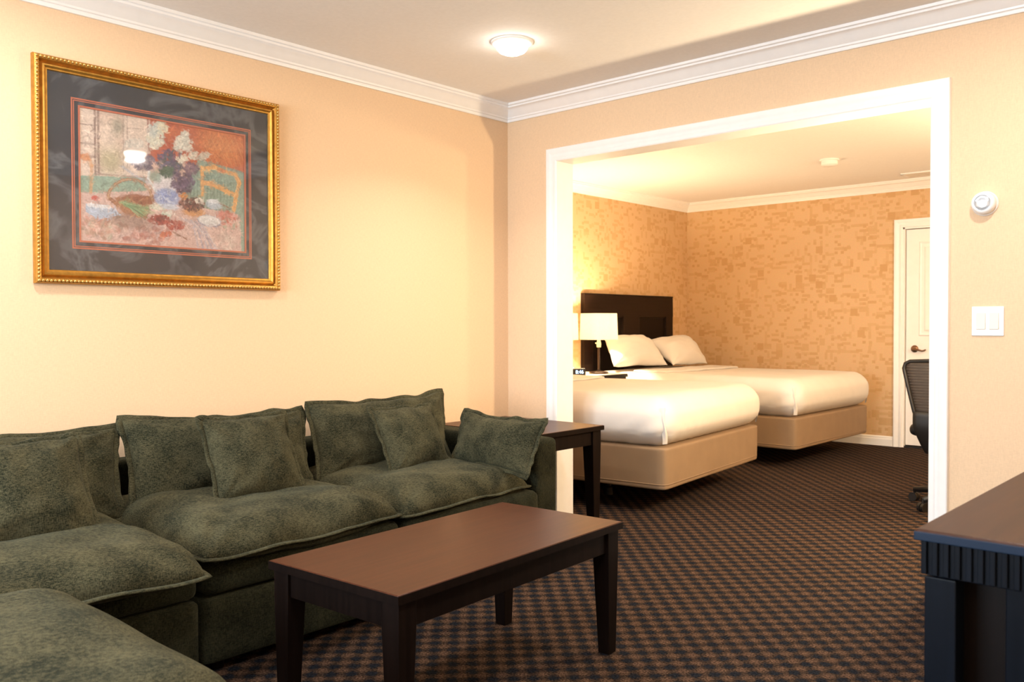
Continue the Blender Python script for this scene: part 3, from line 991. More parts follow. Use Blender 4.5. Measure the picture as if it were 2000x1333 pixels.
    for _ in range(3800):      # short broken strokes over everything
        j = rng.randint(4, H_-4); i = rng.randint(4, W_-4)
        c = img[min(H_-1, max(0, j+rng.randint(-3, 4))), min(W_-1, max(0, i+rng.randint(-3, 4)))]*(.62+.76*rng.rand())
        an = rng.rand()*PI; ln_ = 2+5*rng.rand(); cs, sn = math.cos(an), math.sin(an)
        y0, y1, x0, x1 = max(0, j-8), min(H_, j+9), max(0, i-8), min(W_, i+9)
        dx = xx[y0:y1, x0:x1]-i; dy = yy[y0:y1, x0:x1]-j
        q = np.sqrt(((dx*cs+dy*sn)/ln_)**2+((dy*cs-dx*sn)/1.3)**2)
        mk = (np.clip(1.4-q, 0, 1)*.6)[..., None]
        img[y0:y1, x0:x1] = img[y0:y1, x0:x1]*(1-mk)+c*mk
    img *= (0.8+0.4*g)[..., None]
    grey = img.mean(axis=2, keepdims=True)
    img = (img*0.9+grey*0.1)*0.74+0.02
    return np.clip(img, 0, .9), W_, H_


img, W_, H_ = paint_print()
pv = []; pf = []
ya, yb_, za, zb = PY0+.172, PY1-.172, PZ0+.170, PZ1-.170
for j in range(H_+1):
    for i in range(W_+1):
        pv.append((.007, ya+(yb_-ya)*i/W_, zb-(zb-za)*j/H_))
for j in range(H_):
    for i in range(W_):
        a = j*(W_+1)+i
        pf.append((a, a+W_+1, a+W_+2, a+1))
prt = MB()
pm = bpy.data.meshes.new('print')
pinv = wm(pic).inverted()
pm.from_pydata([tuple(pinv @ Vector(p)) for p in pv], [], pf)
ca = pm.color_attributes.new('paint', 'FLOAT_COLOR', 'CORNER')
cols = np.ones((len(pf), 4, 4), np.float32)
cols[:, :, :3] = img.reshape(-1, 1, 3)
ca.data.foreach_set('color', cols.ravel())
pm.materials.append(attr_mat('still_life_print', 'paint', 0.65))
po = bpy.data.objects.new('print', pm); COL.objects.link(po); po.parent = pic
tag(po, 'pastel still life of lilacs in a jug, basket and chair')
MB().box(.0125, .0145, PY0+.052, PY1-.052, PZ0+.052, PZ1-.052).build('glass', M['glass'], pic)
MB().box(.001, .006, PY0+.02, PY1-.02, PZ0+.02, PZ1-.02).build('backing', M['black'], pic)

# ------------------------------------------------------------------ sofa
CHN, CHB = M['chenille'], M['chenille_base']
sofa = thing('sectional_sofa', (.5, 1.8, 0), 'long dark green chenille sofa with flanged cushions along the left wall', 'sofa')
MODS = ((0.36, 1.362), (1.372, 2.196), (2.204, 3.026))
for k, (y0, y1) in enumerate(MODS):
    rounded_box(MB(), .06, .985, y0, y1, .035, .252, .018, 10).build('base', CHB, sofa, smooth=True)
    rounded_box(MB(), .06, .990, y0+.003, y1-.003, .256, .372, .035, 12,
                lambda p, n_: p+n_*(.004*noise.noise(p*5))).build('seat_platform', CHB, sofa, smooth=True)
    for fx in (.12, .92):
        for fy in (y0+.08, y1-.08):
            MB().lathe((fx, fy, 0), [(.022, 0), (.026, .036)], 14).build('foot', M['espresso'], sofa, smooth=True, angle=40)
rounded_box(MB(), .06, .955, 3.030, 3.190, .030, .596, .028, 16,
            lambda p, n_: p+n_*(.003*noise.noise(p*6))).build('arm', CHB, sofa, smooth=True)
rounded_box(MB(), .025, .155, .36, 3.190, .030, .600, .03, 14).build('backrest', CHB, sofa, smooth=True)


def seat(name, corners, seed):
    return cushion(name, corners, .112, .040, CHN, sofa, pinch=.012, a=5.5, b=.48, n=40, seed=seed, wr=.011,
                   edge_name='piping', edge_r=.012, rnd=.045)


ZS = .392
# corners as seen from above: BL=(back-left) ... order so that the normal points up
seat('seat_cushion', [(1.150, .40, ZS), (1.190, 1.305, ZS-.006), (.12, 1.34, ZS), (.12, .38, ZS)], 1)
seat('seat_cushion', [(1.055, 1.335, ZS-.006), (.995, 2.205, ZS), (.12, 2.185, ZS), (.12, 1.365, ZS)], 2)
seat('seat_cushion', [(1.010, 2.180, ZS-.006), (.955, 3.015, ZS), (.12, 3.00, ZS), (.12, 2.205, ZS)], 3)


def backc(corners, seed):
    return cushion('back_cushion', corners, .095, .070, CHN, sofa, pinch=.05, a=3.4, b=.60, n=38, seed=seed, wr=.010,
                   edge_name='piping', edge_r=.013)


backc([(.40, .52, .43), (.40, 1.375, .425), (.215, 1.435, .740), (.215, .56, .750)], 4)
backc([(.40, 1.415, .425), (.40, 2.185, .435), (.215, 2.265, .745), (.215, 1.447, .765)], 5)
backc([(.40, 2.225, .435), (.40, 3.000, .450), (.225, 3.120, .775), (.235, 2.285, .768)], 6)


def throw(corners, seed, label, name='throw_pillow', t=.075, cat='pillow'):
    return cushion('cover', corners, t, t*.85, CHN, None, pinch=.07, a=2.5, b=.60, n=34, seed=seed, wr=.007,
                   edge_name='flange', edge_r=.011, thingargs=(name, label, cat, 'green pillows on the sofa'))


throw([(.735, .785, .478), (.735, 1.155, .462), (.515, 1.172, .755), (.515, .815, .760)], 11,
      'square green throw pillow at the left edge of the photo, nearest the ottoman')
throw([(.640, 1.622, .478), (.640, 1.985, .470), (.455, 2.016, .768), (.455, 1.638, .766)], 12,
      'square green throw pillow leaning on the middle back cushion of the sofa')
throw([(.610, 2.468, .462), (.610, 2.800, .482), (.425, 2.852, .738), (.425, 2.484, .746)], 13,
      'square green throw pillow tilted against the right-hand back cushion of the sofa')
throw([(.580, 2.855, .492), (1.058, 2.850, .462), (1.055, 2.985, .695), (.535, 2.985, .704)], 14,
      'oblong green lumbar pillow leaning against the sofa arm by the end table', 'lumbar_pillow', .062)

# ------------------------------------------------------------------ ottoman
ott = thing('ottoman', (1.66, .45, 0), 'large square green chenille ottoman in the near left corner of the photo', 'ottoman')
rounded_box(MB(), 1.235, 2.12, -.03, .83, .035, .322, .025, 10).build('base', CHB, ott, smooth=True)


def ottfn(p, n_):
    u = (p.x-1.67)/.46; v = (p.y-.40)/.46
    if n_.z > 0:
        p = p + Vector((0, 0, .022*(1-min(1, u*u))*(1-min(1, v*v))*n_.z))
    return p + n_*(.006*noise.noise(p*4.5))


rounded_box(MB(), 1.205, 2.145, -.06, .866, .320, .492, .120, 24, ottfn, rz=.075).build('cushion', CHN, ott, smooth=True)
for fx in (1.3, 2.05):
    for fy in (.06, .76):
        MB().lathe((fx, fy, 0), [(.022, 0), (.026, .036)], 14).build('foot', M['espresso'], ott, smooth=True, angle=40)


# ------------------------------------------------------------------ tables
def table(root, cx, cy, lx, ly, z, topm, legm, leg=.064, foot=.044, apron=.075, slab=.024, over=.010, along='y'):
    MB().box(cx-lx/2, cx+lx/2, cy-ly/2, cy+ly/2, z-slab, z).build('table_top', topm, root, bevel=.003)
    eb = MB()
    a = .0012
    frame = (cx-lx/2, cx+lx/2, cy-ly/2, cy+ly/2)
    for (x0, x1, y0, y1) in ((frame[0]-a, frame[0]+a, frame[2]-a, frame[3]+a), (frame[1]-a, frame[1]+a, frame[2]-a, frame[3]+a),
                             (frame[0], frame[1], frame[2]-a, frame[2]+a), (frame[0], frame[1], frame[3]-a, frame[3]+a)):
        eb.box(x0, x1, y0, y1, z-slab-.001, z-.0022)
    eb.build('edge_band', legm, root)
    ax, ay = lx/2-over, ly/2-over
    ap = MB(); t = .02; ins = .010
    zz0, zz1 = z-slab-apron, z-slab
    ap.box(cx-ax+leg, cx+ax-leg, cy-ay+ins, cy-ay+ins+t, zz0, zz1).box(cx-ax+leg, cx+ax-leg, cy+ay-ins-t, cy+ay-ins, zz0, zz1)
    ap.box(cx-ax+ins, cx-ax+ins+t, cy-ay+leg, cy+ay-leg, zz0, zz1).box(cx+ax-ins-t, cx+ax-ins, cy-ay+leg, cy+ay-leg, zz0, zz1)
    ap.build('apron', legm, root, bevel=.0015)
    for sx in (-1, 1):
        for sy in (-1, 1):
            lb = MB()
            ox, oy = cx+sx*ax, cy+sy*ay
            lb.box(min(ox, ox-sx*leg), max(ox, ox-sx*leg), min(oy, oy-sy*leg), max(oy, oy-sy*leg), zz0-.004, zz1)
            h0 = leg/2; h1 = foot/2; sh = .006
            lb.taper(ox-sx*(h1+sh), oy-sy*(h1+sh), h1, h1, 0, ox-sx*h0, oy-sy*h0, h0, h0, zz0-.004)
            lb.build('leg', legm, root, bevel=.002)


ct = thing('coffee_table', (1.600, 1.9175, 0), 'dark mahogany rectangular coffee table with square tapered legs in front of the sofa', 'coffee table')
table(ct, 1.600, 1.9175, .537, 1.058, .450, M['top'], M['espresso'])
ct.rotation_euler = (0, 0, R(3.4))
et = thing('end_table', (.41, 3.52, 0), 'dark wooden end table tucked between the sofa arm and the opening', 'end table')
table(et, .410, 3.522, .730, .56, .586, M['top'], M['espresso'], .070, .046, .078, .024, .012)

# ------------------------------------------------------------------ wall items by the opening
sw = thing('light_switch', (2.625, YB, 1.139), 'white double rocker light switch plate right of the opening', 'light switch')
MB().box(2.566, 2.684, YB-.006, YB, 1.080, 1.199).build('plate', M['plate'], sw, bevel=.003)
for x in (2.601, 2.649):
    rk = MB(); x0, x1, z0, z1 = x-.0165, x+.0165, 1.106, 1.173
    y = YB
    rk.add([(x0, y-.006, z0), (x1, y-.006, z0), (x1, y-.006, z1), (x0, y-.006, z1), (x0, y-.013, z0+.001), (x1, y-.013, z0+.001), (x1, y-.008, z1), (x0, y-.008, z1)],
           [(0, 1, 5, 4), (1, 2, 6, 5), (2, 3, 7, 6), (3, 0, 4, 7), (4, 5, 6, 7)])
    tag(rk.build('rocker', M['almond'], sw, bevel=.0008), 'almond rocker')
    for z in (1.093, 1.187):
        MB().lathe((x, YB-.006, z), [(.003, 0), (.003, .0008)], 10, '-y').build('screw', M['plate'], sw)
th = thing('thermostat', (2.612, YB, 1.613), 'round white wall thermostat with clear dial above the light switch', 'thermostat')
MB().lathe((2.612, YB, 1.613), [(.050, 0), (.050, .005), (.047, .010), (.044, .012)], 40, '-y').build('base_plate', M['white'], th, smooth=True, angle=40)
MB().lathe((2.612, YB, 1.613), [(.044, .012), (.0455, .022), (.044, .034), (.039, .043), (.033, .047), (.0305, .046)], 40, '-y').build('ring', M['white'], th, smooth=True)
MB().lathe((2.612, YB, 1.613), [(.0305, .0445), (.028, .0470), (.018, .0485), (.004, .049), (.001, .049)], 36, '-y').build('dial', M['dial'], th, smooth=True)
tag(MB().tube([(2.612+.0305*math.cos(2*PI*k/40), YB-.0465, 1.613+.0305*math.sin(2*PI*k/40)) for k in range(40)], .0016, 6, closed=True).build('bezel', M['steel'], th, smooth=True), 'thin grey metal bezel')
tk = MB()
for k in range(15):
    a = R(20+k*10)
    for r0, r1 in ((.019, .0255),):
        c, s = math.cos(a), math.sin(a); wv = .0009
        P = [(r0*c-wv*s, r0*s+wv*c), (r0*c+wv*s, r0*s-wv*c), (r1*c+wv*s, r1*s-wv*c), (r1*c-wv*s, r1*s+wv*c)]
        tk.add([(2.612+x, YB-.0487, 1.613+z) for x, z in P]+[(2.612+x, YB-.0465, 1.613+z) for x, z in P], [(0, 1, 2, 3), (0, 4, 5, 1), (1, 5, 6, 2), (2, 6, 7, 3), (3, 7, 4, 0)])
tk.build('scale_mark', M['steel'], th)

# ------------------------------------------------------------------ dark cabinet at the right
CX0, CY0, CZ = 3.108, 1.458, .800
cx0, cy0 = CX0+.007, CY0+.009
cx1, cy1 = XR-.02, 3.05
cb = thing('cabinet', ((cx0+cx1)/2, (cy0+cy1)/2, 0), 'black-brown wooden cabinet with fluted frieze in the near right corner', 'cabinet')
MB().box(CX0, XR-.01, CY0, cy1+.014, CZ-.0185, CZ).build('top', M['cab_top'], cb, bevel=.004, seg=3)
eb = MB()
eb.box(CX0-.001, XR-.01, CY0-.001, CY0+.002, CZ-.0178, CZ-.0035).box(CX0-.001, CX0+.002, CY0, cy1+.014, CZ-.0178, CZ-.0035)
eb.build('edge_band', M['cab_edge_glint'], cb, bevel=.002)  # thin strip carrying the painted blue reflection along the slab
MB().box(cx0+.006, cx1, cy0+.006, cy1, CZ-.075, CZ-.0185).build('frieze', M['cab'], cb, bevel=.001)
fl = MB()
x = cx0
while x < cx1-.01:
    fl.box(x, x+.0085, cy0, cy0+.007, CZ-.073, CZ-.0185); x += .0165
y = cy0+.009
while y < cy1-.01:
    fl.box(cx0, cx0+.007, y, y+.0085, CZ-.073, CZ-.0185); y += .0165
fl.build('fluting', M['cab'], cb, bevel=.0012)
for (x, y) in ((cx0+.004, cy0+.006), (cx1-.050, cy0+.006), (cx0+.004, cy1-.055), (cx1-.050, cy1-.055)):
    MB().box(x, x+.047, y, y+.047, 0, CZ-.077).build('leg', M['cab'], cb, bevel=.002)
MB().box(cx0+.115, cx1-.05, cy0+.030, cy0+.045, .06, CZ-.077).build('end_panel', M['cab'], cb, bevel=.002)
MB().box(cx0+.020, cx1-.01, cy0+.075, cy1-.02, .05, CZ-.076).build('carcass', M['espresso'], cb)
for k in range(3):
    ya = cy0+.14+k*.47
    d = MB().box(cx0+.002, cx0+.020, ya, ya+.45, .08, CZ-.09).build('door', M['cab'], cb, bevel=.003)
    MB().lathe((cx0+.002, ya+.41, .45), [(.006, 0), (.006, -.012), (.013, -.018), (.012, -.026), (.004, -.029)], 14, 'x').build('knob', M['bronze'], d, smooth=True)

# ------------------------------------------------------------------ beds
BW, BL_ = 1.52, 2.0


def make_bed(label):
    """built with the foot towards +x; origin on the floor below the middle of the foot"""
    b = thing('bed', (0, 0, 0), label, 'bed', 'white hotel beds')
    hw = BW/2

    def skfn(p, n_):
        t = (.40-p.z)/.25          # the wrap flares very slightly to the hem
        s = 1-.012*t
        return Vector((p.x*1, p.y*s, p.z)) + n_*(.004*noise.noise(p*3.2)*(1-abs(n_.z)))
    rounded_box(MB(), -BL_, 0, -hw, hw, .150, .405, .045, 22, skfn, rz=.012).build('skirt', M['tan'], b, smooth=True)
    sm = MB()
    sm.tube([(-BL_+.05, -hw+.006, .185), (-.05, -hw+.006, .185), (-.012, -hw+.018, .185), (.001, -hw+.05, .185), (.001, hw-.05, .185), (-.012, hw-.018, .185), (-.05, hw-.006, .185), (-BL_+.05, hw-.006, .185)], .003, 6)
    sm.build('hem', M['tan'], b, smooth=True)
    for sx in (-BL_+.4, -.62):
        for sy in (-hw+.42, hw-.42):
            MB().lathe((sx, sy, 0), [(.028, 0), (.028, .05), (.018, .055), (.018, .152)], 12).build('leg', M['black'], b, smooth=True, angle=40)

    def dufn(p, n_):
        q = p.copy()
        side = 1-abs(n_.z)
        low = max(0, min(1, (.62-p.z)/.24))
        f = 0
        if n_.x > .3:      # pulled folds across the foot, running down to the near corner
            s = (p.y+hw)
            f += math.sin((s*1.0+(p.z-.4)*1.1)*52+2.2*noise.noise(Vector((s*3, p.z*2, 1))))*.018*low*max(0, 1-abs(s-.45)/.6)*(.6+.6*noise.noise(Vector((s*4, 3, p.z*3))))
        if n_.y < -.3 and p.x > -1.0:
            f += math.sin(((-p.x)*.9+(p.z-.4)*1.3)*38)*.014*low*max(0, 1-abs(-p.x-.2)/.4)
        # vertical dent beside the tucked corner
        dcy = abs(p.y+hw)+abs(p.x)
        f += .006*noise.noise(p*2.4)*(1 if n_.z > .3 else .5)
        if n_.z < -.2: f *= .3
        bulge = .030*math.sin(max(0, min(1, (p.z-.40)/.30))*PI)*side
        return q + n_*(f+bulge)
    du = rounded_box(MB(), -BL_, .005, -hw-.005, hw+.005, .400, .705, .115, 44, dufn, rz=.105).build('duvet', M['linen_white'], b, smooth=True)
    # folded corners of the tucked duvet at the foot: a pleat hanging down each corner
    for sgn in (-1, 1):
        pl = MB(); vs = []; fs = []
        Kz = 14
        for k in range(Kz+1):
            t = k/Kz; z = .640-.215*t
            r = .105+.030*math.sin(max(0, min(1, (z-.40)/.30))*PI)+.006
            cx_, cy_ = -.115+.005, sgn*(hw-.115+.005)
            for j, (ang, lift) in enumerate(((39, -.007), (43, .003+.004*t), (46, .007+.007*t), (48, .002), (53, -.007))):
                a_ = R(ang-4*t+3*math.sin(t*5))
                rr = .115+.0+.030*math.sin(max(0, min(1, (z-.40)/.30))*PI)+lift*math.sin(PI*min(1, t*1.0+.08))
                vs.append((cx_+rr*math.cos(a_), cy_+sgn*rr*math.sin(a_), z))
        for k in range(Kz):
            for j in range(4):
                fs.append((k*5+j, k*5+j+1, (k+1)*5+j+1, (k+1)*5+j))
        pl.add(vs, fs)
        pl.build('corner_pleat', M['linen_white'], du, smooth=True)
    rounded_box(MB(), -1.58, -1.22, -hw+.10, hw-.10, .700, .722, .03, 18, lambda p, n_: p+Vector((.012*noise.noise(p*4), 0, .006*noise.noise(p*6))), rz=.010).build('folded_sheet', M['linen_white'], b, smooth=True)
    return b


def make_headboard(x, y0, y1, label):
    h = thing('headboard', (x, (y0+y1)/2, 0), label, 'headboard', 'dark panelled headboards')
    w_ = y1-y0; zt = 1.412
    fr = MB()
    fr.box(x, x+.045, y0, y1, 1.215, zt).box(x, x+.045, y0, y1, .42, .60)
    for a, b_ in ((0, .13), (.63, .90), (w_-.13, w_)):
        fr.box(x, x+.045, y0+a, y0+b_, .60, 1.215)
    fr.box(x, x+.04, y0, y0+.08, 0, .42).box(x, x+.04, y1-.08, y1, 0, .42)
    fr.build('frame', M['head'], h, bevel=.003)
    for a, b_ in ((.13, .63), (.90, w_-.13)):
        MB().box(x+.008, x+.028, y0+a+.001, y0+b_-.001, .601, 1.214).build('panel', M['espresso'], h)
        bm = MB()
        for (p0, p1, q0, q1) in ((y0+a, y0+a+.014, .60, 1.215), (y0+b_-.014, y0+b_, .60, 1.215), (y0+a, y0+b_, 1.201, 1.215)):
            bm.box(x+.028, x+.036, p0, p1, q0, q1)
        bm.build('panel_moulding', M['head'], h, bevel=.003)
    MB().box(x, x+.048, y0-.002, y1+.002, zt, zt+.014).build('cap_rail', M['head'], h, bevel=.004)
    return h


bed_far = make_bed('white bed with tan skirt farther away, against the far bedroom wall')
bed_near = copy_tree(bed_far)
bed_near['label'] = 'white bed with tan skirt nearer the opening, cut off by the left jamb'
bed_far.location = (.675, 7.180, 0)
bed_near.location = (.735, 5.100, 0)
bed_near.rotation_euler = (0, 0, R(6.0))
make_headboard(XBL+.003, 6.405, 7.930, 'dark panelled wooden headboard behind the two white pillows')

# bed pillows
WHT = M['linen_white']
def bedp(corners, seed, label):
    return cushion('pillowcase', corners, .125, .085, WHT, None, pinch=.05, a=2.3, b=.60, n=34, seed=seed, wr=.010,
                   thingargs=('bed_pillow', label, 'pillow', 'white bed pillows'))


bedp([(-1.03, 6.41, .750), (-.890, 7.085, .740), (-1.190, 7.150, 1.020), (-1.190, 6.47, 1.030)], 21,
     'plump white bed pillow nearest the lamp, leaning on the dark headboard')
bedp([(-.880, 7.16, .742), (-.880, 7.815, .735), (-1.165, 7.905, 1.010), (-1.190, 7.20, .990)], 22,
     'plump white bed pillow on the far side, by the patterned far wall')

# ------------------------------------------------------------------ nightstand and what stands on it
NX0, NX1, NY0, NY1, NZ = XBL+.02, -.845, 5.735, 6.365, .700
ns = thing('nightstand', ((NX0+NX1)/2, (NY0+NY1)/2, 0), 'dark nightstand with pale top between the two beds', 'nightstand')
MB().box(NX0, NX1-.012, NY0+.01, NY1-.01, .08, NZ-.030).build('carcass', M['espresso'], ns, bevel=.002)
MB().box(NX0, NX1, NY0, NY1, NZ-.030, NZ-.003).build('top_edge', M['espresso'], ns, bevel=.002)
tag(MB().box(NX0+.004, NX1-.004, NY0+.004, NY1-.004, NZ-.003, NZ).build('top', M['laminate'], ns), 'pale top surface')
for z0 in (.12, .40):
    d = MB().box(NX1-.012, NX1+.006, NY0+.03, NY1-.03, z0, z0+.245).build('drawer', M['head'], ns, bevel=.003)
    MB().lathe((NX1+.006, (NY0+NY1)/2, z0+.13), [(.006, 0), (.006, .012), (.013, .018), (.010, .026)], 14, 'x').build('knob', M['bronze'], d, smooth=True)
for x in (NX0+.03, NX1-.05):
    for y in (NY0+.05, NY1-.05):
        MB().box(x-.02, x+.02, y-.02, y+.02, 0, .08).build('foot', M['espresso'], ns)


def make_lamp(x, y, label):
    t = thing('table_lamp', (x, y, NZ), label, 'lamp', 'bedside table lamps')
    z = NZ
    MB().lathe((x, y, z), [(.085, 0), (.085, .012), (.078, .018), (.03, .024), (.012, .030)], 32).build('base', M['lampmetal'], t, smooth=True, angle=35)
    MB().lathe((x, y, z), [(.010, .024), (.010, .255)], 16).lathe((x, y, z), [(.014, .235), (.014, .245)], 16).build('stem', M['lampmetal'], t, smooth=True, angle=40)
    sk = MB().lathe((x, y, z), [(.019, .232), (.021, .262), (.015, .290), (.014, .330)], 18)
    sk.tube([(x, y, z+.265), (x-.026, y-.018, z+.268)], .005, 8)
    sk.build('socket', M['socket'], t, smooth=True, angle=40)
    MB().lathe((x, y, z), [(.013, .330), (.022, .350), (.030, .385), (.026, .410), (.012, .425), (.002, .428)], 18).build('bulb', M['bulbglass'], t, smooth=True)
    sh = MB().lathe((x, y, z), [(.168, .300), (.160, .530), (.1585, .530), (.1665, .300)], 48, cap=False)
    so = sh.build('shade', M['shade'], t, smooth=True, angle=60)
    sp = MB()
    for k in range(3):
        a = 2*PI*k/3+.4
        sp.tube([(x+.016*math.cos(a), y+.016*math.sin(a), z+.455), (x+.159*math.cos(a), y+.159*math.sin(a), z+.520)], .002, 6)
    sp.tube([(x, y, z+.33), (x+.033, y, z+.36), (x+.036, y, z+.41), (x, y, z+.455), (x-.036, y, z+.41), (x-.033, y, z+.36), (x, y, z+.33)], .0016, 6)
    sp.build('shade_holder', M['lampmetal'], t, smooth=True)
    lamp('bulb_light', 'POINT', (x, y, z+.462), P_TABLE, WARM, .025, parent=t)
    return t


l1 = make_lamp(-1.030, 6.185, 'bedside lamp with drum shade and dark stem, fully visible in front of the headboard')
l2 = copy_tree(l1)
l2.location = (-1.215, 5.860, NZ)
l2['label'] = 'second bedside lamp, only a strip of its drum shade showing beside the left jamb'

# alarm clock
ck = thing('alarm_clock', (-.960, 5.800, NZ), 'small black digital alarm clock with blue-white numerals on the nightstand', 'clock', rz=0)
KX, KY = -.960, 5.800
rounded_box(MB(), KX-.040, KX+.030, KY-.058, KY+.058, NZ, NZ+.062, .008, 8).build('case', M['black'], ck, smooth=True)
MB().box(KX+.0295, KX+.032, KY-.050, KY+.050, NZ+.010, NZ+.054).build('screen', M['black'], ck)
tcu = bpy.data.curves.new('digits', 'FONT'); tcu.body = '8:46'; tcu.size = .043; tcu.extrude = .0006; tcu.align_x = 'CENTER'; tcu.align_y = 'CENTER'
tob = bpy.data.objects.new('digits_text', tcu); COL.objects.link(tob)
bpy.context.view_layer.update()
dm = bpy.data.meshes.new_from_object(tob.evaluated_get(bpy.context.evaluated_depsgraph_get()))
bpy.data.objects.remove(tob, do_unlink=True)
dm.materials.clear(); dm.materials.append(M['digits'])
dgo = bpy.data.objects.new('digits', dm); COL.objects.link(dgo); dgo.parent = ck
dgo.location = (.0330, 0, .032); dgo.rotation_euler = (R(90), 0, R(90))
tag(dgo, 'glowing blue-white time digits')
ck.rotation_euler = (0, 0, R(-30))

# telephone
PX, PY = -1.082, 5.806
ph = thing('telephone', (PX, PY, NZ), 'black desk telephone beside the alarm clock, half hidden by the left jamb', 'telephone')
pb = MB()
pb.add([(PX-.048, PY-.062, NZ), (PX+.048, PY-.062, NZ), (PX+.048, PY+.062, NZ), (PX-.048, PY+.062, NZ), (PX-.048, PY-.058, NZ+.050), (PX+.048, PY-.058, NZ+.024), (PX+.048, PY+.058, NZ+.024), (PX-.048, PY+.058, NZ+.050)],
       [(0, 3, 2, 1), (4, 5, 6, 7), (0, 1, 5, 4), (1, 2, 6, 5), (2, 3, 7, 6), (3, 0, 4, 7)])
pb.build('base', M['black'], ph, bevel=.006)
hs = MB().tube([(PX-.046, PY+.036, NZ+.064), (PX-.03, PY+.036, NZ+.074), (PX, PY+.036, NZ+.068), (PX+.03, PY+.036, NZ+.056), (PX+.046, PY+.036, NZ+.042)], [.016, .012, .011, .012, .016], 12)
tag(hs.build('handset', M['grille'], ph, smooth=True, angle=60), 'pale handset')
kp = MB()
for i in range(4):
    for j in range(3):
        x_ = PX-.024+i*.016; y_ = PY-.044+j*.018; z_ = NZ+.050-.026*((x_-PX+.048)/.096)
        kp.box(x_-.005, x_+.005, y_-.006, y_+.006, z_-.002, z_+.004)
kp.build('keypad', M['lampmetal'], ph)

# ------------------------------------------------------------------ bedroom ceiling items
sd = thing('smoke_detector', (.764, 6.832, H), 'round white smoke detector on the bedroom ceiling', 'smoke detector')
MB().lathe((.764, 6.832, H), [(.075, 0), (.075, -.010), (.066, -.014)], 32).build('base', M['white'], sd, smooth=True, angle=40)
MB().lathe((.764, 6.832, H), [(.062, -.014), (.064, -.040), (.052, -.050), (.012, -.053), (.001, -.053)], 32).build('cover', M['white'], sd, smooth=True, angle=40)
vt = thing('ceiling_vent', (1.16, 7.98, H), 'slatted air vent on the bedroom ceiling above the door', 'vent')
vb = MB(); a0, a1, b0, b1 = .96, 1.36, 7.88, 8.08
vb.box(a0, a1, b0, b0+.022, H-.012, H).box(a0, a1, b1-.022, b1, H-.012, H).box(a0, a0+.022, b0, b1, H-.012, H).box(a1-.022, a1, b0, b1, H-.012, H)
vb.build('frame', M['white'], vt, bevel=.002)
for k in range(6):
    yv = b0+.034+k*.026
    MB().add([(a0+.022, yv, H-.002), (a1-.022, yv, H-.002), (a1-.022, yv+.018, H-.014), (a0+.022, yv+.018, H-.014), (a0+.022, yv+.002, H-.0005), (a1-.022, yv+.002, H-.0005), (a1-.022, yv+.020, H-.0125), (a0+.022, yv+.020, H-.0125)],
             [(0, 1, 2, 3), (4, 7, 6, 5), (0, 4, 5, 1), (1, 5, 6, 2), (2, 6, 7, 3), (3, 7, 4, 0)]).build('slat', M['grille'], vt)

# ------------------------------------------------------------------ office chair behind the right jamb (seen from the back)
QX, QY = 2.035, 5.77
oc = thing('office_chair', (QX, QY, 0), 'black mesh-back swivel office chair partly hidden behind the right jamb', 'office chair')


def outline(z):     # half width of the back at height z
    t = (z-.50)/(.905-.50)
    return .185+.095*max(0, min(1, t))**1.0


def back_y(z):
    return QY-.225-.02*math.sin((z-.4)*5)


rim = []
zs = [.56+.02*k for k in range(16)]
for z in zs: rim.append((QX-outline(z), back_y(z)+.0, z))
rim += [(QX-.262, back_y(.89), .888), (QX-.235, back_y(.905), .903), (QX-.12, back_y(.905)-.012, .909), (QX, back_y(.905)-.016, .911), (QX+.12, back_y(.905)-.012, .909), (QX+.235, back_y(.905), .903), (QX+.262, back_y(.89), .888)]
for z in reversed(zs): rim.append((QX+outline(z), back_y(z), z))
MB().tube(rim, .012, 10, closed=True).build('back_frame', M['black'], oc, smooth=True)
msh = MB(); vs = []; fs = []; rows = 20; colsn = 12
for i in range(rows+1):
    z = .565+(.900-.565)*i/rows
    for j in range(colsn+1):
        u = -1+2*j/colsn
        hwid = outline(z)-(.02 if i == rows else 0)
        vs.append((QX+u*hwid, back_y(z)-.02*(1-u*u), z))
for side in (0, 1):
    pass
for i in range(rows):
    for j in range(colsn):
        a = i*(colsn+1)+j
        fs.append((a, a+1, a+colsn+2, a+colsn+1))
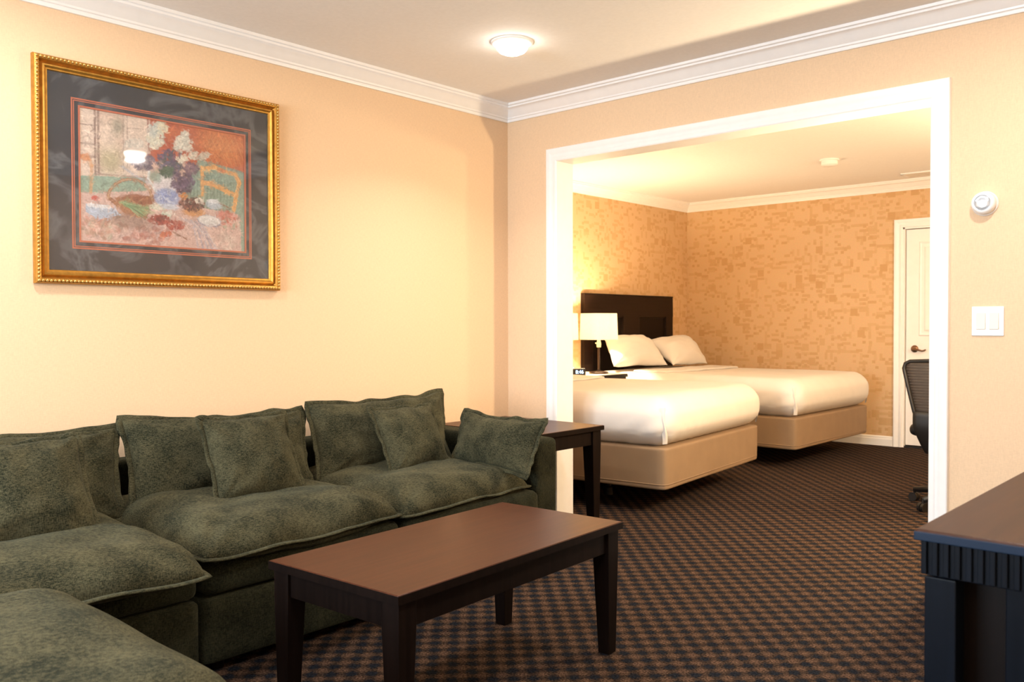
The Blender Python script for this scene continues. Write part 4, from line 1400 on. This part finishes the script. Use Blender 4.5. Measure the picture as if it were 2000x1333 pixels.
msh.add(vs, fs)
mo = msh.build('back_mesh', M['mesh'], oc, smooth=True)
md = mo.modifiers.new('thick', 'SOLIDIFY'); md.thickness = .003
tag(mo, 'ribbed see-through mesh back')
rounded_box(MB(), QX-.255, QX+.255, QY-.21, QY+.26, .445, .520, .035, 14).build('seat', M['black'], oc, smooth=True)


def shellfn(p, n_):
    t = (.60-p.z)/.26
    s = 1-.34*max(0, t-.35)
    return Vector((QX+(p.x-QX)*s, p.y+.14*max(0, t-.3)**1.5, p.z))


rounded_box(MB(), QX-.215, QX+.215, QY-.268, QY-.222, .335, .605, .022, 14, shellfn).build('lumbar_shell', M['black'], oc, smooth=True)
MB().lathe((QX, QY, 0), [(.045, .07), (.045, .12), (.028, .13), (.028, .30), (.05, .33), (.09, .40), (.09, .445)], 20).build('column', M['black'], oc, smooth=True, angle=40)
for k in range(5):
    a = R(241.0)+2*PI*k/5
    ex, ey = QX+.305*math.cos(a), QY+.305*math.sin(a)
    lg = MB().tube([(QX+.03*math.cos(a), QY+.03*math.sin(a), .105), (QX+.15*math.cos(a), QY+.15*math.sin(a), .100), (ex, ey, .072)], [.030, .024, .017], 10)
    lo = lg.build('base_leg', M['black'], oc, smooth=True)
    cs = MB()
    tx, ty = -math.sin(a), math.cos(a)
    for s_ in (-1, 1):
        pts = []
        c = Vector((ex+tx*.014*s_, ey+ty*.014*s_, .0275))
        n_ = 18; vs = []; fs = []
        for e_ in (-.009, .009):
            for i in range(n_):
                t = 2*PI*i/n_
                vs.append((c.x+tx*e_+math.cos(a)*.0275*math.cos(t), c.y+ty*e_+math.sin(a)*.0275*math.cos(t), c.z+.0275*math.sin(t)))
        for i in range(n_):
            j = (i+1) % n_
            fs.append((i, j, n_+j, n_+i))
        fs.append(tuple(range(n_))); fs.append(tuple(range(2*n_-1, n_-1, -1)))
        cs.add(vs, fs)
    cs.lathe((ex, ey, 0), [(.007, .03), (.007, .075)], 10)
    cs.build('caster', M['black'], lo, smooth=True, angle=40)
